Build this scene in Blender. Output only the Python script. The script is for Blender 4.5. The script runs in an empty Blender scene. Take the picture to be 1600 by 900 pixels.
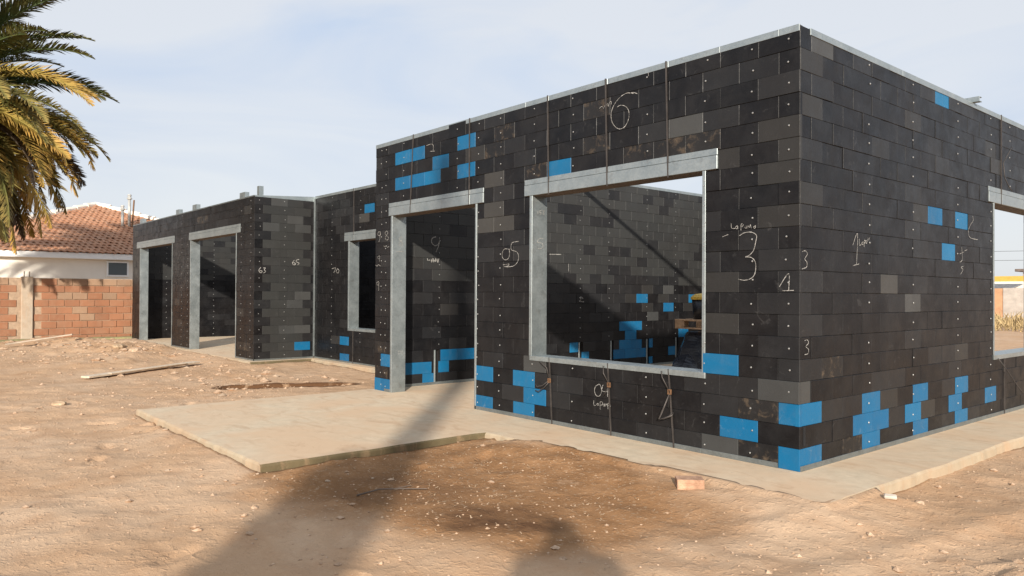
import bpy, bmesh, math, random
import numpy as np
from mathutils import Vector, Matrix
R = math.radians
random.seed(7); rng = np.random.default_rng(11)
S = bpy.context.scene; COL = S.collection

# ------------------------------------------------------------------ camera
CAM = Vector((2.615, -4.749, 1.178)); YAW, PITCH, ROLL, FPX = 0.86713, 0.00871, 0.00548, 1180.8
cam = bpy.data.cameras.new('camera'); camo = bpy.data.objects.new('camera', cam); COL.objects.link(camo)
cam.sensor_width = 36; cam.lens = FPX / 1600 * 36; cam.clip_start = .05; cam.clip_end = 6000
f_ = Vector((-math.sin(YAW)*math.cos(PITCH), math.cos(YAW)*math.cos(PITCH), math.sin(PITCH)))
r_ = Vector((math.cos(YAW), math.sin(YAW), 0)); u_ = r_.cross(f_)
r2 = math.cos(ROLL)*r_ + math.sin(ROLL)*u_; u2 = -math.sin(ROLL)*r_ + math.cos(ROLL)*u_
camo.matrix_world = Matrix(((r2.x, u2.x, -f_.x, CAM.x), (r2.y, u2.y, -f_.y, CAM.y), (r2.z, u2.z, -f_.z, CAM.z), (0, 0, 0, 1)))
S.camera = camo

# ------------------------------------------------------------------ light
SUN_EL, SUN_AZ = R(18.8), R(132)            # azimuth clockwise from +Y
to_sun = Vector((math.sin(SUN_AZ)*math.cos(SUN_EL), math.cos(SUN_AZ)*math.cos(SUN_EL), math.sin(SUN_EL)))
sl = bpy.data.lights.new('sun', 'SUN'); sl.energy = 4.0; sl.angle = R(1.1); sl.color = (1, .915, .80)
so = bpy.data.objects.new('sun', sl); COL.objects.link(so); so.rotation_euler = to_sun.to_track_quat('Z', 'Y').to_euler()
S.view_settings.view_transform = 'Standard'; S.view_settings.look = 'None'
S.view_settings.exposure = 0.75; S.view_settings.gamma = 1
W = bpy.data.worlds.new('World'); S.world = W; W.use_nodes = True
nt = W.node_tree; nt.nodes.clear()
def N(nt, t, **kw):
    n = nt.nodes.new(t)
    for k, v in kw.items():
        if k in n.inputs.keys() if isinstance(k, str) else False: n.inputs[k].default_value = v
        else: setattr(n, k, v)
    return n
out = N(nt, 'ShaderNodeOutputWorld'); bg = N(nt, 'ShaderNodeBackground', Strength=.1)
sky = N(nt, 'ShaderNodeTexSky', sky_type='NISHITA', sun_disc=False, sun_elevation=SUN_EL, sun_rotation=SUN_AZ, air_density=1.0, dust_density=1.5, ozone_density=1.0)
tc = N(nt, 'ShaderNodeTexCoord'); mp = N(nt, 'ShaderNodeMapping'); mp.inputs['Scale'].default_value = (1.3, 1.3, 5.0); mp.inputs['Rotation'].default_value = (R(12), R(14), R(10))
nz = N(nt, 'ShaderNodeTexNoise', Scale=1.6, Detail=6.0, Roughness=.5, Distortion=.7)
rp = N(nt, 'ShaderNodeValToRGB'); rp.color_ramp.elements[0].position = .28; rp.color_ramp.elements[0].color = (0, 0, 0, 1); rp.color_ramp.elements[1].position = .58; rp.color_ramp.elements[1].color = (1, 1, 1, 1)
cl = N(nt, 'ShaderNodeValToRGB')            # thin cloud veil, a little warmer and greyer towards the horizon
cl.color_ramp.elements[0].position = .5; cl.color_ramp.elements[0].color = (.63, .655, .74, 1); cl.color_ramp.elements[1].position = .66; cl.color_ramp.elements[1].color = (.515, .63, .82, 1)
sep = N(nt, 'ShaderNodeSeparateXYZ'); ma = N(nt, 'ShaderNodeMath', operation='MULTIPLY_ADD'); ma.inputs[1].default_value = .5; ma.inputs[2].default_value = .5
vm = N(nt, 'ShaderNodeVectorMath', operation='SCALE'); vm.inputs['Scale'].default_value = 6.3
mix = N(nt, 'ShaderNodeMix', data_type='RGBA')
L = nt.links.new
L(tc.outputs['Generated'], mp.inputs['Vector']); L(mp.outputs[0], nz.inputs['Vector']); L(nz.outputs['Fac'], rp.inputs[0])
L(tc.outputs['Generated'], sep.inputs[0]); L(sep.outputs['Z'], ma.inputs[0]); L(ma.outputs[0], cl.inputs[0]); 
mix.inputs['Factor'].default_value = .88
wisp = N(nt, 'ShaderNodeMix', data_type='RGBA'); wisp.inputs[7].default_value = (.745, .77, .815, 1); L(rp.outputs[0], wisp.inputs['Factor']); L(cl.outputs[0], wisp.inputs[6]); L(wisp.outputs[2], vm.inputs[0]); L(sky.outputs[0], mix.inputs[6]); L(vm.outputs[0], mix.inputs[7]); L(mix.outputs[2], bg.inputs[0]); L(bg.outputs[0], out.inputs[0])

# ------------------------------------------------------------------ helpers
def tag(o, label=None, cat=None, group=None, kind=None):
    for k, v in (('label', label), ('category', cat), ('group', group), ('kind', kind)):
        if v: o[k] = v
    return o
def empty(name, loc, label, cat, group=None, rz=0):
    o = bpy.data.objects.new(name, None); o.location = loc; o.rotation_euler.z = rz; o.empty_display_size = .1
    COL.objects.link(o); return tag(o, label, cat, group)
class MB:
    def __init__(s): s.v = []; s.f = []; s.m = []
    def add(s, vs, fs, mi=0, T=None):
        b = len(s.v)
        s.v += [tuple(T @ Vector(v)) for v in vs] if T else [tuple(v) for v in vs]
        s.f += [tuple(b+i for i in f) for f in fs]; s.m += [mi]*len(fs)
    def box(s, x0, x1, y0, y1, z0, z1, mi=0, T=None):
        s.add([(x0,y0,z0),(x1,y0,z0),(x1,y1,z0),(x0,y1,z0),(x0,y0,z1),(x1,y0,z1),(x1,y1,z1),(x0,y1,z1)],
              [(0,3,2,1),(4,5,6,7),(0,1,5,4),(1,2,6,5),(2,3,7,6),(3,0,4,7)], mi, T)
    def cbox(s, x0, x1, y0, y1, z0, z1, c=.004, mi=0, T=None):
        """box with every edge chamfered"""
        v = []; X = (x0, x1); Y = (y0, y1); Z = (z0, z1); idx = {}
        for i in (0,1):
            for j in (0,1):
                for k in (0,1):
                    sx, sy, sz = (1-2*i)*c, (1-2*j)*c, (1-2*k)*c
                    idx[i,j,k,'x'] = len(v); v.append((X[i], Y[j]+sy, Z[k]+sz))
                    idx[i,j,k,'y'] = len(v); v.append((X[i]+sx, Y[j], Z[k]+sz))
                    idx[i,j,k,'z'] = len(v); v.append((X[i]+sx, Y[j]+sy, Z[k]))
        F = []
        q = ((0,0),(1,0),(1,1),(0,1))
        for i in (0,1):
            F.append([idx[i,a,b,'x'] for a,b in q]); F.append([idx[a,i,b,'y'] for a,b in q]); F.append([idx[a,b,i,'z'] for a,b in q])
        for a,b in q:
            F.append([idx[0,a,b,'y'], idx[1,a,b,'y'], idx[1,a,b,'z'], idx[0,a,b,'z']])
            F.append([idx[a,0,b,'x'], idx[a,1,b,'x'], idx[a,1,b,'z'], idx[a,0,b,'z']])
            F.append([idx[a,b,0,'x'], idx[a,b,1,'x'], idx[a,b,1,'y'], idx[a,b,0,'y']])
        for i in (0,1):
            for j in (0,1):
                for k in (0,1): F.append([idx[i,j,k,'x'], idx[i,j,k,'y'], idx[i,j,k,'z']])
        cen = Vector(((x0+x1)/2,(y0+y1)/2,(z0+z1)/2)); G = []
        for f in F:
            a, b, d = (Vector(v[t]) for t in f[:3]); n = (b-a).cross(d-a)
            G.append(tuple(f) if n.dot(a-cen) > 0 else tuple(reversed(f)))
        s.add(v, G, mi, T)
    def tube(s, pts, rad, n=6, mi=0, cap=True):
        pts = [Vector(p) for p in pts]; b = len(s.v); m = len(pts)
        if not hasattr(rad, '__len__'): rad = [rad]*m
        ref = Vector((.3, .2, .93))
        for i, p in enumerate(pts):
            t = (pts[min(i+1, m-1)] - pts[max(i-1, 0)]).normalized()
            a = t.cross(ref)
            if a.length < .05: a = t.cross(Vector((1, 0, 0)))
            a.normalize(); c = t.cross(a)
            for k in range(n):
                w = 2*math.pi*k/n; s.v.append(tuple(p + rad[i]*(math.cos(w)*a + math.sin(w)*c)))
        for i in range(m-1):
            for k in range(n):
                s.f.append((b+i*n+k, b+i*n+(k+1)%n, b+(i+1)*n+(k+1)%n, b+(i+1)*n+k)); s.m.append(mi)
        if cap:
            s.f.append(tuple(b+k for k in reversed(range(n)))); s.m.append(mi)
            s.f.append(tuple(b+(m-1)*n+k for k in range(n))); s.m.append(mi)
    def mesh(s, name, mats, smooth=False):
        me = bpy.data.meshes.new(name); me.from_pydata(s.v, [], s.f)
        for m in (mats if isinstance(mats, (list, tuple)) else [mats]): me.materials.append(m)
        me.polygons.foreach_set('material_index', s.m)
        if smooth: me.polygons.foreach_set('use_smooth', [True]*len(s.f))
        me.update(); return me
    def build(s, name, mats, parent=None, smooth=False, kind=None):
        o = bpy.data.objects.new(name, s.mesh(name, mats, smooth)); COL.objects.link(o)
        if parent: attach(o, parent)
        if kind: o['kind'] = kind
        return o
def attach(o, p):
    o.parent = p
    def wm(q):
        M = Matrix.LocRotScale(q.location, q.rotation_euler, q.scale)
        return wm(q.parent) @ q.matrix_parent_inverse @ M if q.parent else M
    o.matrix_parent_inverse = wm(p).inverted()     # keeps the child where its own coordinates say

def hsh(ix, iy, s): 
    h = (ix*374761393 + iy*668265263 + s*974634777) & 0xffffffff
    h = ((h ^ (h >> 13)) * 1274126177) & 0xffffffff
    return ((h ^ (h >> 16)) & 0xffff) / 65535.0
def vnoise(x, y, s=0):
    x = np.asarray(x, float); y = np.asarray(y, float)
    ix = np.floor(x).astype(np.int64); iy = np.floor(y).astype(np.int64); fx = x-ix; fy = y-iy
    fx = fx*fx*(3-2*fx); fy = fy*fy*(3-2*fy)
    a, b, c, d = hsh(ix,iy,s), hsh(ix+1,iy,s), hsh(ix,iy+1,s), hsh(ix+1,iy+1,s)
    return (a*(1-fx)+b*fx)*(1-fy) + (c*(1-fx)+d*fx)*fy
def fbm(x, y, o=4, s=0):
    t = 0; a = .5
    for i in range(o): t = t + a*vnoise(np.asarray(x)*2**i, np.asarray(y)*2**i, s+i); a *= .5
    return t/(1-.5**o)
def sst(a, b, x):
    t = np.clip((np.asarray(x, float)-a)/(b-a), 0, 1); return t*t*(3-2*t)

# ------------------------------------------------------------------ materials
def newmat(name):
    m = bpy.data.materials.new(name); m.use_nodes = True; t = m.node_tree
    return m, t, t.nodes['Principled BSDF']
def pos(t, scale=1.0):
    g = N(t, 'ShaderNodeNewGeometry'); v = N(t, 'ShaderNodeVectorMath', operation='SCALE'); v.inputs['Scale'].default_value = scale
    t.links.new(g.outputs['Position'], v.inputs[0]); return v.outputs[0]
def noise(t, vec, scale, detail=4, rough=.55, dist=0):
    n = N(t, 'ShaderNodeTexNoise', Scale=scale, Detail=detail, Roughness=rough, Distortion=dist); t.links.new(vec, n.inputs['Vector']); return n.outputs['Fac']
def ramp(t, fac, a, b, c0=(0,0,0), c1=(1,1,1)):
    r = N(t, 'ShaderNodeValToRGB'); e = r.color_ramp.elements
    e[0].position = a; e[1].position = b; e[0].color = (*c0, 1); e[1].color = (*c1, 1); t.links.new(fac, r.inputs[0]); return r.outputs[0]
def mixc(t, fac, a, b, mode='MIX'):
    m = N(t, 'ShaderNodeMix', data_type='RGBA', blend_type=mode)
    for i, x in ((0, fac), (6, a), (7, b)):
        if isinstance(x, (int, float)): m.inputs[i].default_value = x
        elif isinstance(x, tuple): m.inputs[i].default_value = (*x, 1)
        else: t.links.new(x, m.inputs[i])
    return m.outputs[2]
def mathn(t, op, a, b):
    m = N(t, 'ShaderNodeMath', operation=op)
    for i, x in ((0, a), (1, b)):
        if isinstance(x, (int, float)): m.inputs[i].default_value = x
        else: t.links.new(x, m.inputs[i])
    return m.outputs[0]
def bump(t, p, h, strength, dist=.01):
    b = N(t, 'ShaderNodeBump', Strength=strength, Distance=dist); t.links.new(h, b.inputs['Height']); t.links.new(b.outputs[0], p.inputs['Normal'])
def rnd(t):
    o = N(t, 'ShaderNodeObjectInfo'); g = N(t, 'ShaderNodeNewGeometry')
    s = mathn(t, 'ADD', o.outputs['Random'], g.outputs['Random Per Island']); return mathn(t, 'FRACT', s, 0)
def simple(name, c, rough=.7, metal=0, var=.25, scale=6, bumpk=.2, c2=None, spec=.5):
    m, t, p = newmat(name); v = pos(t); n = noise(t, v, scale, 5)
    lo = tuple(x*(1-var) for x in c); hi = tuple(min(1, x*(1+var)) for x in (c2 or c))
    t.links.new(ramp(t, n, .3, .7, lo, hi), p.inputs['Base Color']); p.inputs['Roughness'].default_value = rough; p.inputs['Metallic'].default_value = metal
    p.inputs['Specular IOR Level'].default_value = spec
    if bumpk: bump(t, p, noise(t, v, scale*8, 4), bumpk)
    return m
def block_mat(name, c1, c2, dust=.35, dcol=(.055,.054,.055), stain=0, rough=(.32,.52), scuff=.32, scol=(.075,.073,.072), cloud=.34):
    m, t, p = newmat(name); v = pos(t); r = rnd(t); lk = t.links.new
    base = mixc(t, r, c1, c2)
    sc = N(t, 'ShaderNodeMapping'); sc.inputs['Scale'].default_value = (1, 1, .35); lk(v, sc.inputs[0])
    n1 = noise(t, v, 5.5, 6, .65, .4); n2 = noise(t, sc.outputs[0], 24, 5, .7); n3 = noise(t, v, 2.1, 3)
    d = mathn(t, 'MULTIPLY', ramp(t, n1, .50, .78), ramp(t, n2, .35, .75)); d = mathn(t, 'MULTIPLY', d, dust)
    col = mixc(t, d, base, dcol)
    col = mixc(t, mathn(t, 'MULTIPLY', ramp(t, n3, .4, .7), .15), col, (.022,.0145,.0105))
    sf = N(t, 'ShaderNodeTexNoise', Scale=9.0, Detail=7.0, Roughness=.72, Distortion=1.6); lk(v, sf.inputs['Vector'])
    col = mixc(t, mathn(t, 'MULTIPLY', ramp(t, sf.outputs['Fac'], .60, .70), scuff), col, scol)
    col = mixc(t, mathn(t, 'MULTIPLY', ramp(t, noise(t, v, 3.2, 6, .7, .5), .42, .72), cloud), col, tuple(x*.55 for x in dcol))
    if stain:
        s1 = ramp(t, noise(t, v, 11, 7, .7, .5), .52, .70); col = mixc(t, mathn(t, 'MULTIPLY', s1, stain), col, (.21,.15,.095))
    lk(col, p.inputs['Base Color']); lk(ramp(t, n1, .3, .7, (rough[0],)*3, (rough[1],)*3), p.inputs['Roughness'])
    p.inputs['Specular IOR Level'].default_value = .22
    bump(t, p, mathn(t, 'ADD', n2, noise(t, v, 90, 3)), .16, .006)
    return m
BM = {
 'k': block_mat('black_composite', (.0042,.0044,.0055), (.0062,.0062,.0071), .2),
 'g': block_mat('charcoal_composite', (.0110,.0115,.0130), (.017,.0172,.0182), .3),
 'd': block_mat('mid_grey_composite', (.026,.027,.027), (.034,.035,.034), .3),
 'l': block_mat('grey_green_composite', (.044,.046,.046), (.055,.056,.055), .3),
 't': block_mat('brown_grey_composite', (.0195,.0190,.0185), (.027,.0262,.0250), .35),
 'T': block_mat('tan_grey_composite', (.042,.0405,.038), (.053,.051,.047), .3),
 's': block_mat('stained_composite', (.010,.0098,.0105), (.017,.0165,.0165), .5, stain=.38),
 'b': block_mat('blue_composite', (.004,.098,.222), (.006,.125,.265), .45, (.13,.17,.20), rough=(.3,.5), scuff=.35, scol=(.16,.22,.27), cloud=.16),
}
BKEYS = list(BM)
m_core = simple('wall_core', (.012,.011,.011), .8, var=.2)
def galv_mat(name='galvanised_steel', k=.84):
    m, t, p = newmat(name); v = pos(t); vo = N(t, 'ShaderNodeTexVoronoi', Scale=70.0); t.links.new(v, vo.inputs['Vector'])
    sx = N(t, 'ShaderNodeSeparateColor'); t.links.new(vo.outputs['Color'], sx.inputs[0])
    n = mathn(t, 'ADD', mathn(t, 'MULTIPLY', sx.outputs[0], .16), mathn(t, 'MULTIPLY', noise(t, v, 5, 5, .6), .84))
    c = ramp(t, n, .25, .75, (.30*k,.345*k,.355*k), (.47*k,.52*k,.525*k)); d = ramp(t, noise(t, v, 14, 5, .7), .55, .72)
    t.links.new(mixc(t, mathn(t, 'MULTIPLY', d, .35), c, (.2*k,.175*k,.15*k)), p.inputs['Base Color'])
    p.inputs['Metallic'].default_value = .7; t.links.new(ramp(t, n, .2, .8, (.30,)*3, (.52,)*3), p.inputs['Roughness']); bump(t, p, n, .08); return m
m_galv = galv_mat(); m_galvd = galv_mat('dull_galvanised_steel', .56)
m_soffit = simple('lintel_soffit', (.10,.07,.05), .7)
m_strap = simple('steel_strap', (.06,.052,.048), .55, .3, .3, 12)
m_rust = simple('rusty_steel', (.17,.09,.045), .7, .2, .4, 40)
m_screw = simple('zinc_screw', (.40,.40,.39), .35, .6, .1)
m_chalk = simple('white_chalk', (.33,.32,.30), .9, 0, .45, 60, 0)
_t = m_chalk.node_tree; _t.links.new(ramp(_t, noise(_t, pos(_t), 85, 3, .7), .36, .50, (.12,)*3, (.95,)*3), _t.nodes['Principled BSDF'].inputs['Alpha'])
m_slit_shade = simple('painted_slit_shade', (.006,.006,.007), .9)
def concrete(name, c, dustk, dustc=(.59,.42,.275)):
    m, t, p = newmat(name); v = pos(t); n1 = noise(t, v, 1.2, 6, .6, .5); n2 = noise(t, v, 9, 6, .65); n3 = noise(t, v, 70, 4)
    base = ramp(t, n2, .3, .7, tuple(x*.86 for x in c), tuple(x*1.1 for x in c))
    mp_ = N(t, 'ShaderNodeMapping'); mp_.inputs['Scale'].default_value = (1, 2.6, 1); mp_.inputs['Rotation'].default_value = (0, 0, R(-28)); t.links.new(v, mp_.inputs[0])
    st = ramp(t, noise(t, mp_.outputs[0], 2.6, 6, .68, .8), .52, .68)
    col = mixc(t, mathn(t, 'MULTIPLY', ramp(t, n1, .35, .62), dustk), base, dustc)
    col = mixc(t, mathn(t, 'MULTIPLY', st, .42), col, (.40,.25,.15))
    crk = ramp(t, noise(t, v, 26, 3, .5, 1.5), .66, .72); col = mixc(t, mathn(t, 'MULTIPLY', crk, .2), col, (.22,.17,.12))
    t.links.new(col, p.inputs['Base Color']); p.inputs['Roughness'].default_value = .92; p.inputs['Specular IOR Level'].default_value = .2
    bump(t, p, mathn(t, 'ADD', n2, mathn(t, 'MULTIPLY', n3, .5)), .25, .008); return m
m_conc = concrete('sandy_concrete', (.59,.485,.35), .85)
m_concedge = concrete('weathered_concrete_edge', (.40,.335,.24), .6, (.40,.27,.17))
m_concpost = concrete('cast_concrete', (.40,.34,.27), .2)

def ground_mat():
    m, t, p = newmat('sandy_soil'); v = pos(t); lk = t.links.new
    a = N(t, 'ShaderNodeAttribute', attribute_name='damp'); b = N(t, 'ShaderNodeAttribute', attribute_name='wet')
    n1 = noise(t, v, .55, 5, .6, .6); n2 = noise(t, v, 4.5, 7, .62); n3 = noise(t, v, 38, 6, .7); n4 = noise(t, v, 150, 4, .7)
    col = mixc(t, ramp(t, n1, .38, .62), (.485,.312,.186), (.545,.382,.252))
    col = mixc(t, mathn(t, 'MULTIPLY', ramp(t, n2, .45, .72), .5), col, (.37,.205,.108))
    col = mixc(t, mathn(t, 'MULTIPLY', ramp(t, n3, .53, .75), .42), col, (.60,.42,.28))
    col = mixc(t, mathn(t, 'MULTIPLY', ramp(t, n4, .58, .72), .35), col, (.22,.13,.075))
    dm = mathn(t, 'MULTIPLY', a.outputs['Fac'], ramp(t, mathn(t, 'ADD', mathn(t, 'MULTIPLY', n2, .7), mathn(t, 'MULTIPLY', n3, .3)), .22, .42))
    damp = mixc(t, ramp(t, n2, .35, .65), (.225,.115,.050), (.35,.19,.090)); damp = mixc(t, mathn(t, 'MULTIPLY', ramp(t, n3, .56, .66), .6), damp, (.52,.385,.26))
    col = mixc(t, dm, col, damp)
    col = mixc(t, mathn(t, 'MULTIPLY', b.outputs['Fac'], ramp(t, n2, .25, .6)), col, (.115,.057,.027))
    lk(col, p.inputs['Base Color']); p.inputs['Roughness'].default_value = .95; p.inputs['Specular IOR Level'].default_value = .15
    lump = ramp(t, noise(t, v, 21, 3, .5, .4), .54, .66); lump2 = ramp(t, noise(t, v, 55, 3, .5, .3), .55, .66)
    h = mathn(t, 'ADD', mathn(t, 'ADD', mathn(t, 'MULTIPLY', lump, .35), mathn(t, 'MULTIPLY', lump2, .15)), mathn(t, 'MULTIPLY', n2, .55)); h = mathn(t, 'ADD', h, mathn(t, 'ADD', mathn(t, 'MULTIPLY', n3, .35), mathn(t, 'MULTIPLY', n4, .15)))
    bump(t, p, h, .42, .03); return m
m_ground = ground_mat()
m_clod = simple('soil_clod', (.43,.275,.17), .95, 0, .3, 30, .5, (.50,.36,.25), .15)
m_straw = simple('dry_straw', (.38,.26,.155), .9, 0, .3, 20, 0, (.45,.33,.22), .2)

# ------------------------------------------------------------------ ground
SLAB = [(-5.65,-2.70),(-2.45,-2.70),(-2.45,-.74),(.50,-.62),(.62,9.0),(-18.5,9.0),(-18.5,.20),(-10.1,.20),(-10.1,1.30),(-5.68,1.28),(-5.66,-.1)]
def slab_dist(X, Y):
    """signed distance to the slab outline, negative inside"""
    d = np.full(X.shape, 1e9); ins = np.zeros(X.shape, bool); n = len(SLAB)
    for i in range(n):
        (ax, ay), (bx, by) = SLAB[i], SLAB[(i+1) % n]; ex, ey = bx-ax, by-ay
        t = np.clip(((X-ax)*ex+(Y-ay)*ey)/(ex*ex+ey*ey), 0, 1); d = np.minimum(d, np.hypot(X-ax-t*ex, Y-ay-t*ey))
        c = ((ay > Y) != (by > Y)); ins ^= c & (X < (bx-ax)*(Y-ay)/((by-ay) if by != ay else 1e-9)+ax)
    return np.where(ins, -d, d)
def seg(X, Y, ax, ay, bx, by):
    ex, ey = bx-ax, by-ay; t = np.clip(((X-ax)*ex+(Y-ay)*ey)/(ex*ex+ey*ey), 0, 1); return np.hypot(X-ax-t*ex, Y-ay-t*ey), t
_fr = random.Random(9); FEET = []
for (x0, y0, a, n_) in ((-6.5,-4.6,.9,7),(-1.2,-3.6,1.9,6),(.9,-2.4,.5,5),(-9.0,-1.4,2.9,8),(-3.6,-3.5,2.6,6),(1.3,-.9,1.2,6),(-.3,-3.2,2.7,5)):
    for k in range(n_): s_ = .07*(1 if k % 2 else -1); FEET.append((x0+math.cos(a)*.62*k-math.sin(a)*s_+_fr.gauss(0,.04), y0+math.sin(a)*.62*k+math.cos(a)*s_+_fr.gauss(0,.04), a+_fr.gauss(0,.2)))
def gheight(X, Y):
    X = np.asarray(X, float); Y = np.asarray(Y, float)
    near = sst(60, 25, np.hypot(X+5, Y))
    h = -.078 + .05*(fbm(X*.55, Y*.55, 3, 3)-.5) + .036*(fbm(X*2.3, Y*2.3, 4, 9)-.5) + .016*(fbm(X*9, Y*9, 3, 21)-.5) + .03*(np.abs(fbm(X*1.1+Y*.6, Y*2.7-X*.3, 4, 33)-.5)-.1)
    rough = sst(.45, .7, fbm(X*.9+4, Y*.9, 3, 40)); h = h + rough*.035*(fbm(X*5, Y*5, 3, 50)-.4)
    d = slab_dist(X, Y)
    apron = sst(-2.35, -1.9, X)*sst(1.2, .2, X)*(Y < 0); wing = sst(-8.5, -11, X)
    lift = np.maximum(np.maximum(apron*.062, wing*.06)*sst(.7, .02, d), .022*sst(.5, .0, d)*(X < 0)); h = h + lift
    # heaps of spoil in front of the wing and along the fence
    for cx, cy, r, a in ((-15.3,-.65,.9,.13),(-17.0,-.9,1.0,.16),(-13.2,-.9,.7,.08),(-18.3,-1.6,.9,.10),(-12.0,-1.5,1.0,.07),(-15.9,-2.2,.9,.06)):
        h = h + a*np.exp(-((X-cx)**2+(Y-cy)**2)/(r*r))*(.45+1.1*fbm(X*3.1, Y*3.1, 4, 60))
    # the little cut trench
    dt, t = seg(X, Y, -7.44, -1.06, -6.88, .23); h = h - .10*sst(.20, .10, dt)
    # wheel ruts at the right
    for o in (0, .62):
        dr, t = seg(X, Y, .95+o, -3.0, 1.75+o, 3.0); h = h - .016*sst(.2, .05, dr) + .010*sst(.14, .0, np.abs(dr-.24))
    for fx_, fy_, fa_ in FEET:
        dx_, dy_ = X-fx_, Y-fy_; c_, s_ = math.cos(fa_), math.sin(fa_); e = np.hypot((dx_*c_+dy_*s_)/.15, (-dx_*s_+dy_*c_)/.06); h = h - .016*sst(1.05, .75, e) + .009*np.exp(-((e-1.25)/.25)**2)
    spill = apron*sst(.42, .60, sst(-.20, .02, d)+.9*(fbm(X*3.3, Y*3.3, 4, 71)-.5)); h = np.where((d < .02), np.where(d < -.03, -.16, h)*(1-spill)+.007*spill, h)
    return h*near + (-.1)*(1-near)
xs = np.concatenate([[-3000,-1000,-400,-160,-80,-50,-36,-29,-25], np.arange(-22,-8.6,.085), np.arange(-8.6,3.2,.036), np.arange(3.2,6,.12), [6.5,8,11,16,25,45,90,250,900,3000]])
ys = np.concatenate([[-3000,-900,-250,-90,-40,-20,-12,-9,-7.5], np.arange(-6.5,-4,.1), np.arange(-4,1.2,.036), np.arange(1.2,6,.07), np.arange(6,13,.4), [14,16,20,25,32,42,60,100,250,900,3000]])
XX, YY = np.meshgrid(xs, ys); ZZ = gheight(XX, YY); nx, ny = len(xs), len(ys)
me = bpy.data.meshes.new('ground'); me.vertices.add(nx*ny); me.vertices.foreach_set('co', np.stack([XX, YY, ZZ], -1).ravel())
ii = np.arange(nx*ny).reshape(ny, nx); q = np.stack([ii[:-1,:-1], ii[:-1,1:], ii[1:,1:], ii[1:,:-1]], -1).reshape(-1, 4)
me.loops.add(q.size); me.loops.foreach_set('vertex_index', q.ravel()); me.polygons.add(len(q))
me.polygons.foreach_set('loop_start', np.arange(len(q))*4); me.polygons.foreach_set('use_smooth', np.ones(len(q), bool)); me.update(calc_edges=True)
wob = .55*(fbm(XX*1.4, YY*1.4, 4, 77)-.5); wob2 = .5*(fbm(XX*3, YY*3, 4, 99)-.5)
def blob(cx, cy, rx, ry, ang): 
    c, s = math.cos(ang), math.sin(ang); a = (XX-cx)*c+(YY-cy)*s; b = -(XX-cx)*s+(YY-cy)*c; return np.hypot(a/rx, b/ry)
damp = np.clip(sst(1.15, .75, blob(-1.3,-1.70,1.45,1.2,R(20))+wob), 0, 1)
damp = np.maximum(damp, .75*sst(1.1, .6, blob(-.35,-1.35,.9,.5,R(10))+wob))
dt, _ = seg(XX, YY, -2.40,-2.7,-2.40,-.8); damp = np.maximum(damp, .9*sst(.16, .05, dt+.1*wob2))
wet = np.maximum(sst(1.1, .5, blob(-.66,-2.08,.50,.30,R(42))+wob2*1.4), .65*sst(1.1, .6, blob(-1.55,-2.15,.6,.42,R(40))+wob2*1.4))
dt, _ = seg(XX, YY, -7.44,-1.06,-6.88,.23); wet = np.maximum(wet, 1.6*sst(.30, .23, dt+.1*wob2))
for nm, arr in (('damp', damp), ('wet', wet)):
    at = me.attributes.new(nm, 'FLOAT', 'POINT'); at.data.foreach_set('value', arr.ravel().astype(np.float32))
me.materials.append(m_ground); go = bpy.data.objects.new('ground', me); COL.objects.link(go)
tag(go, 'bare sandy building plot with a damp brown patch', 'ground', kind='structure')

# slab: one pour with a worn, uneven rim
bm = bmesh.new(); ring = []; n = len(SLAB)
for i in range(n):
    (ax, ay), (bx, by) = SLAB[i], SLAB[(i+1) % n]; ln = math.hypot(bx-ax, by-ay); k = max(2, int(ln/.09)); nxn, nyn = (by-ay)/ln, -(bx-ax)/ln
    for j in range(k):
        t = j/k; x, y = ax+(bx-ax)*t, ay+(by-ay)*t
        o = .06*(float(fbm(x*2.2, y*2.2, 3, 5))-.5) + .018*(float(fbm(x*11, y*11, 2, 8))-.5); ring.append((x+nxn*o, y+nyn*o, nxn, nyn))
top = [bm.verts.new((x-nx_*.012, y-ny_*.012, 0)) for x, y, nx_, ny_ in ring]
mid = [bm.verts.new((x, y, -.008-.012*float(vnoise(x*5, y*5, 2)))) for x, y, nx_, ny_ in ring]
bot = [bm.verts.new((x+nx_*.015*float(vnoise(x*4, y*4, 4)), y+ny_*.015*float(vnoise(x*4, y*4, 4)), -.2)) for x, y, nx_, ny_ in ring]
m_ = len(ring)
for i in range(m_):
    j = (i+1) % m_
    k_ = 2 if ring[i][2] > .9 and ring[i][0] < -2 else 1  # right-facing rims left of the apron get a darker olive concrete
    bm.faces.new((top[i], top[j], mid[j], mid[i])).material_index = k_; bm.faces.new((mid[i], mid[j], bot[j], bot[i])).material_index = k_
from mathutils.geometry import tessellate_polygon
for tri in tessellate_polygon([[v.co for v in top]]): bm.faces.new([top[i] for i in tri]); bmesh.ops.recalc_face_normals(bm, faces=bm.faces)
me = bpy.data.meshes.new('concrete_slab'); bm.to_mesh(me); bm.free(); me.materials.append(m_conc); me.materials.append(m_concedge); me.materials.append(concrete('olive_concrete_edge', (.125,.10,.055), .3, (.15,.105,.055)))
o = bpy.data.objects.new('concrete_slab', me); COL.objects.link(o); tag(o, 'sand dusted concrete floor slab with apron and porch', 'slab', kind='structure')

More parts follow.
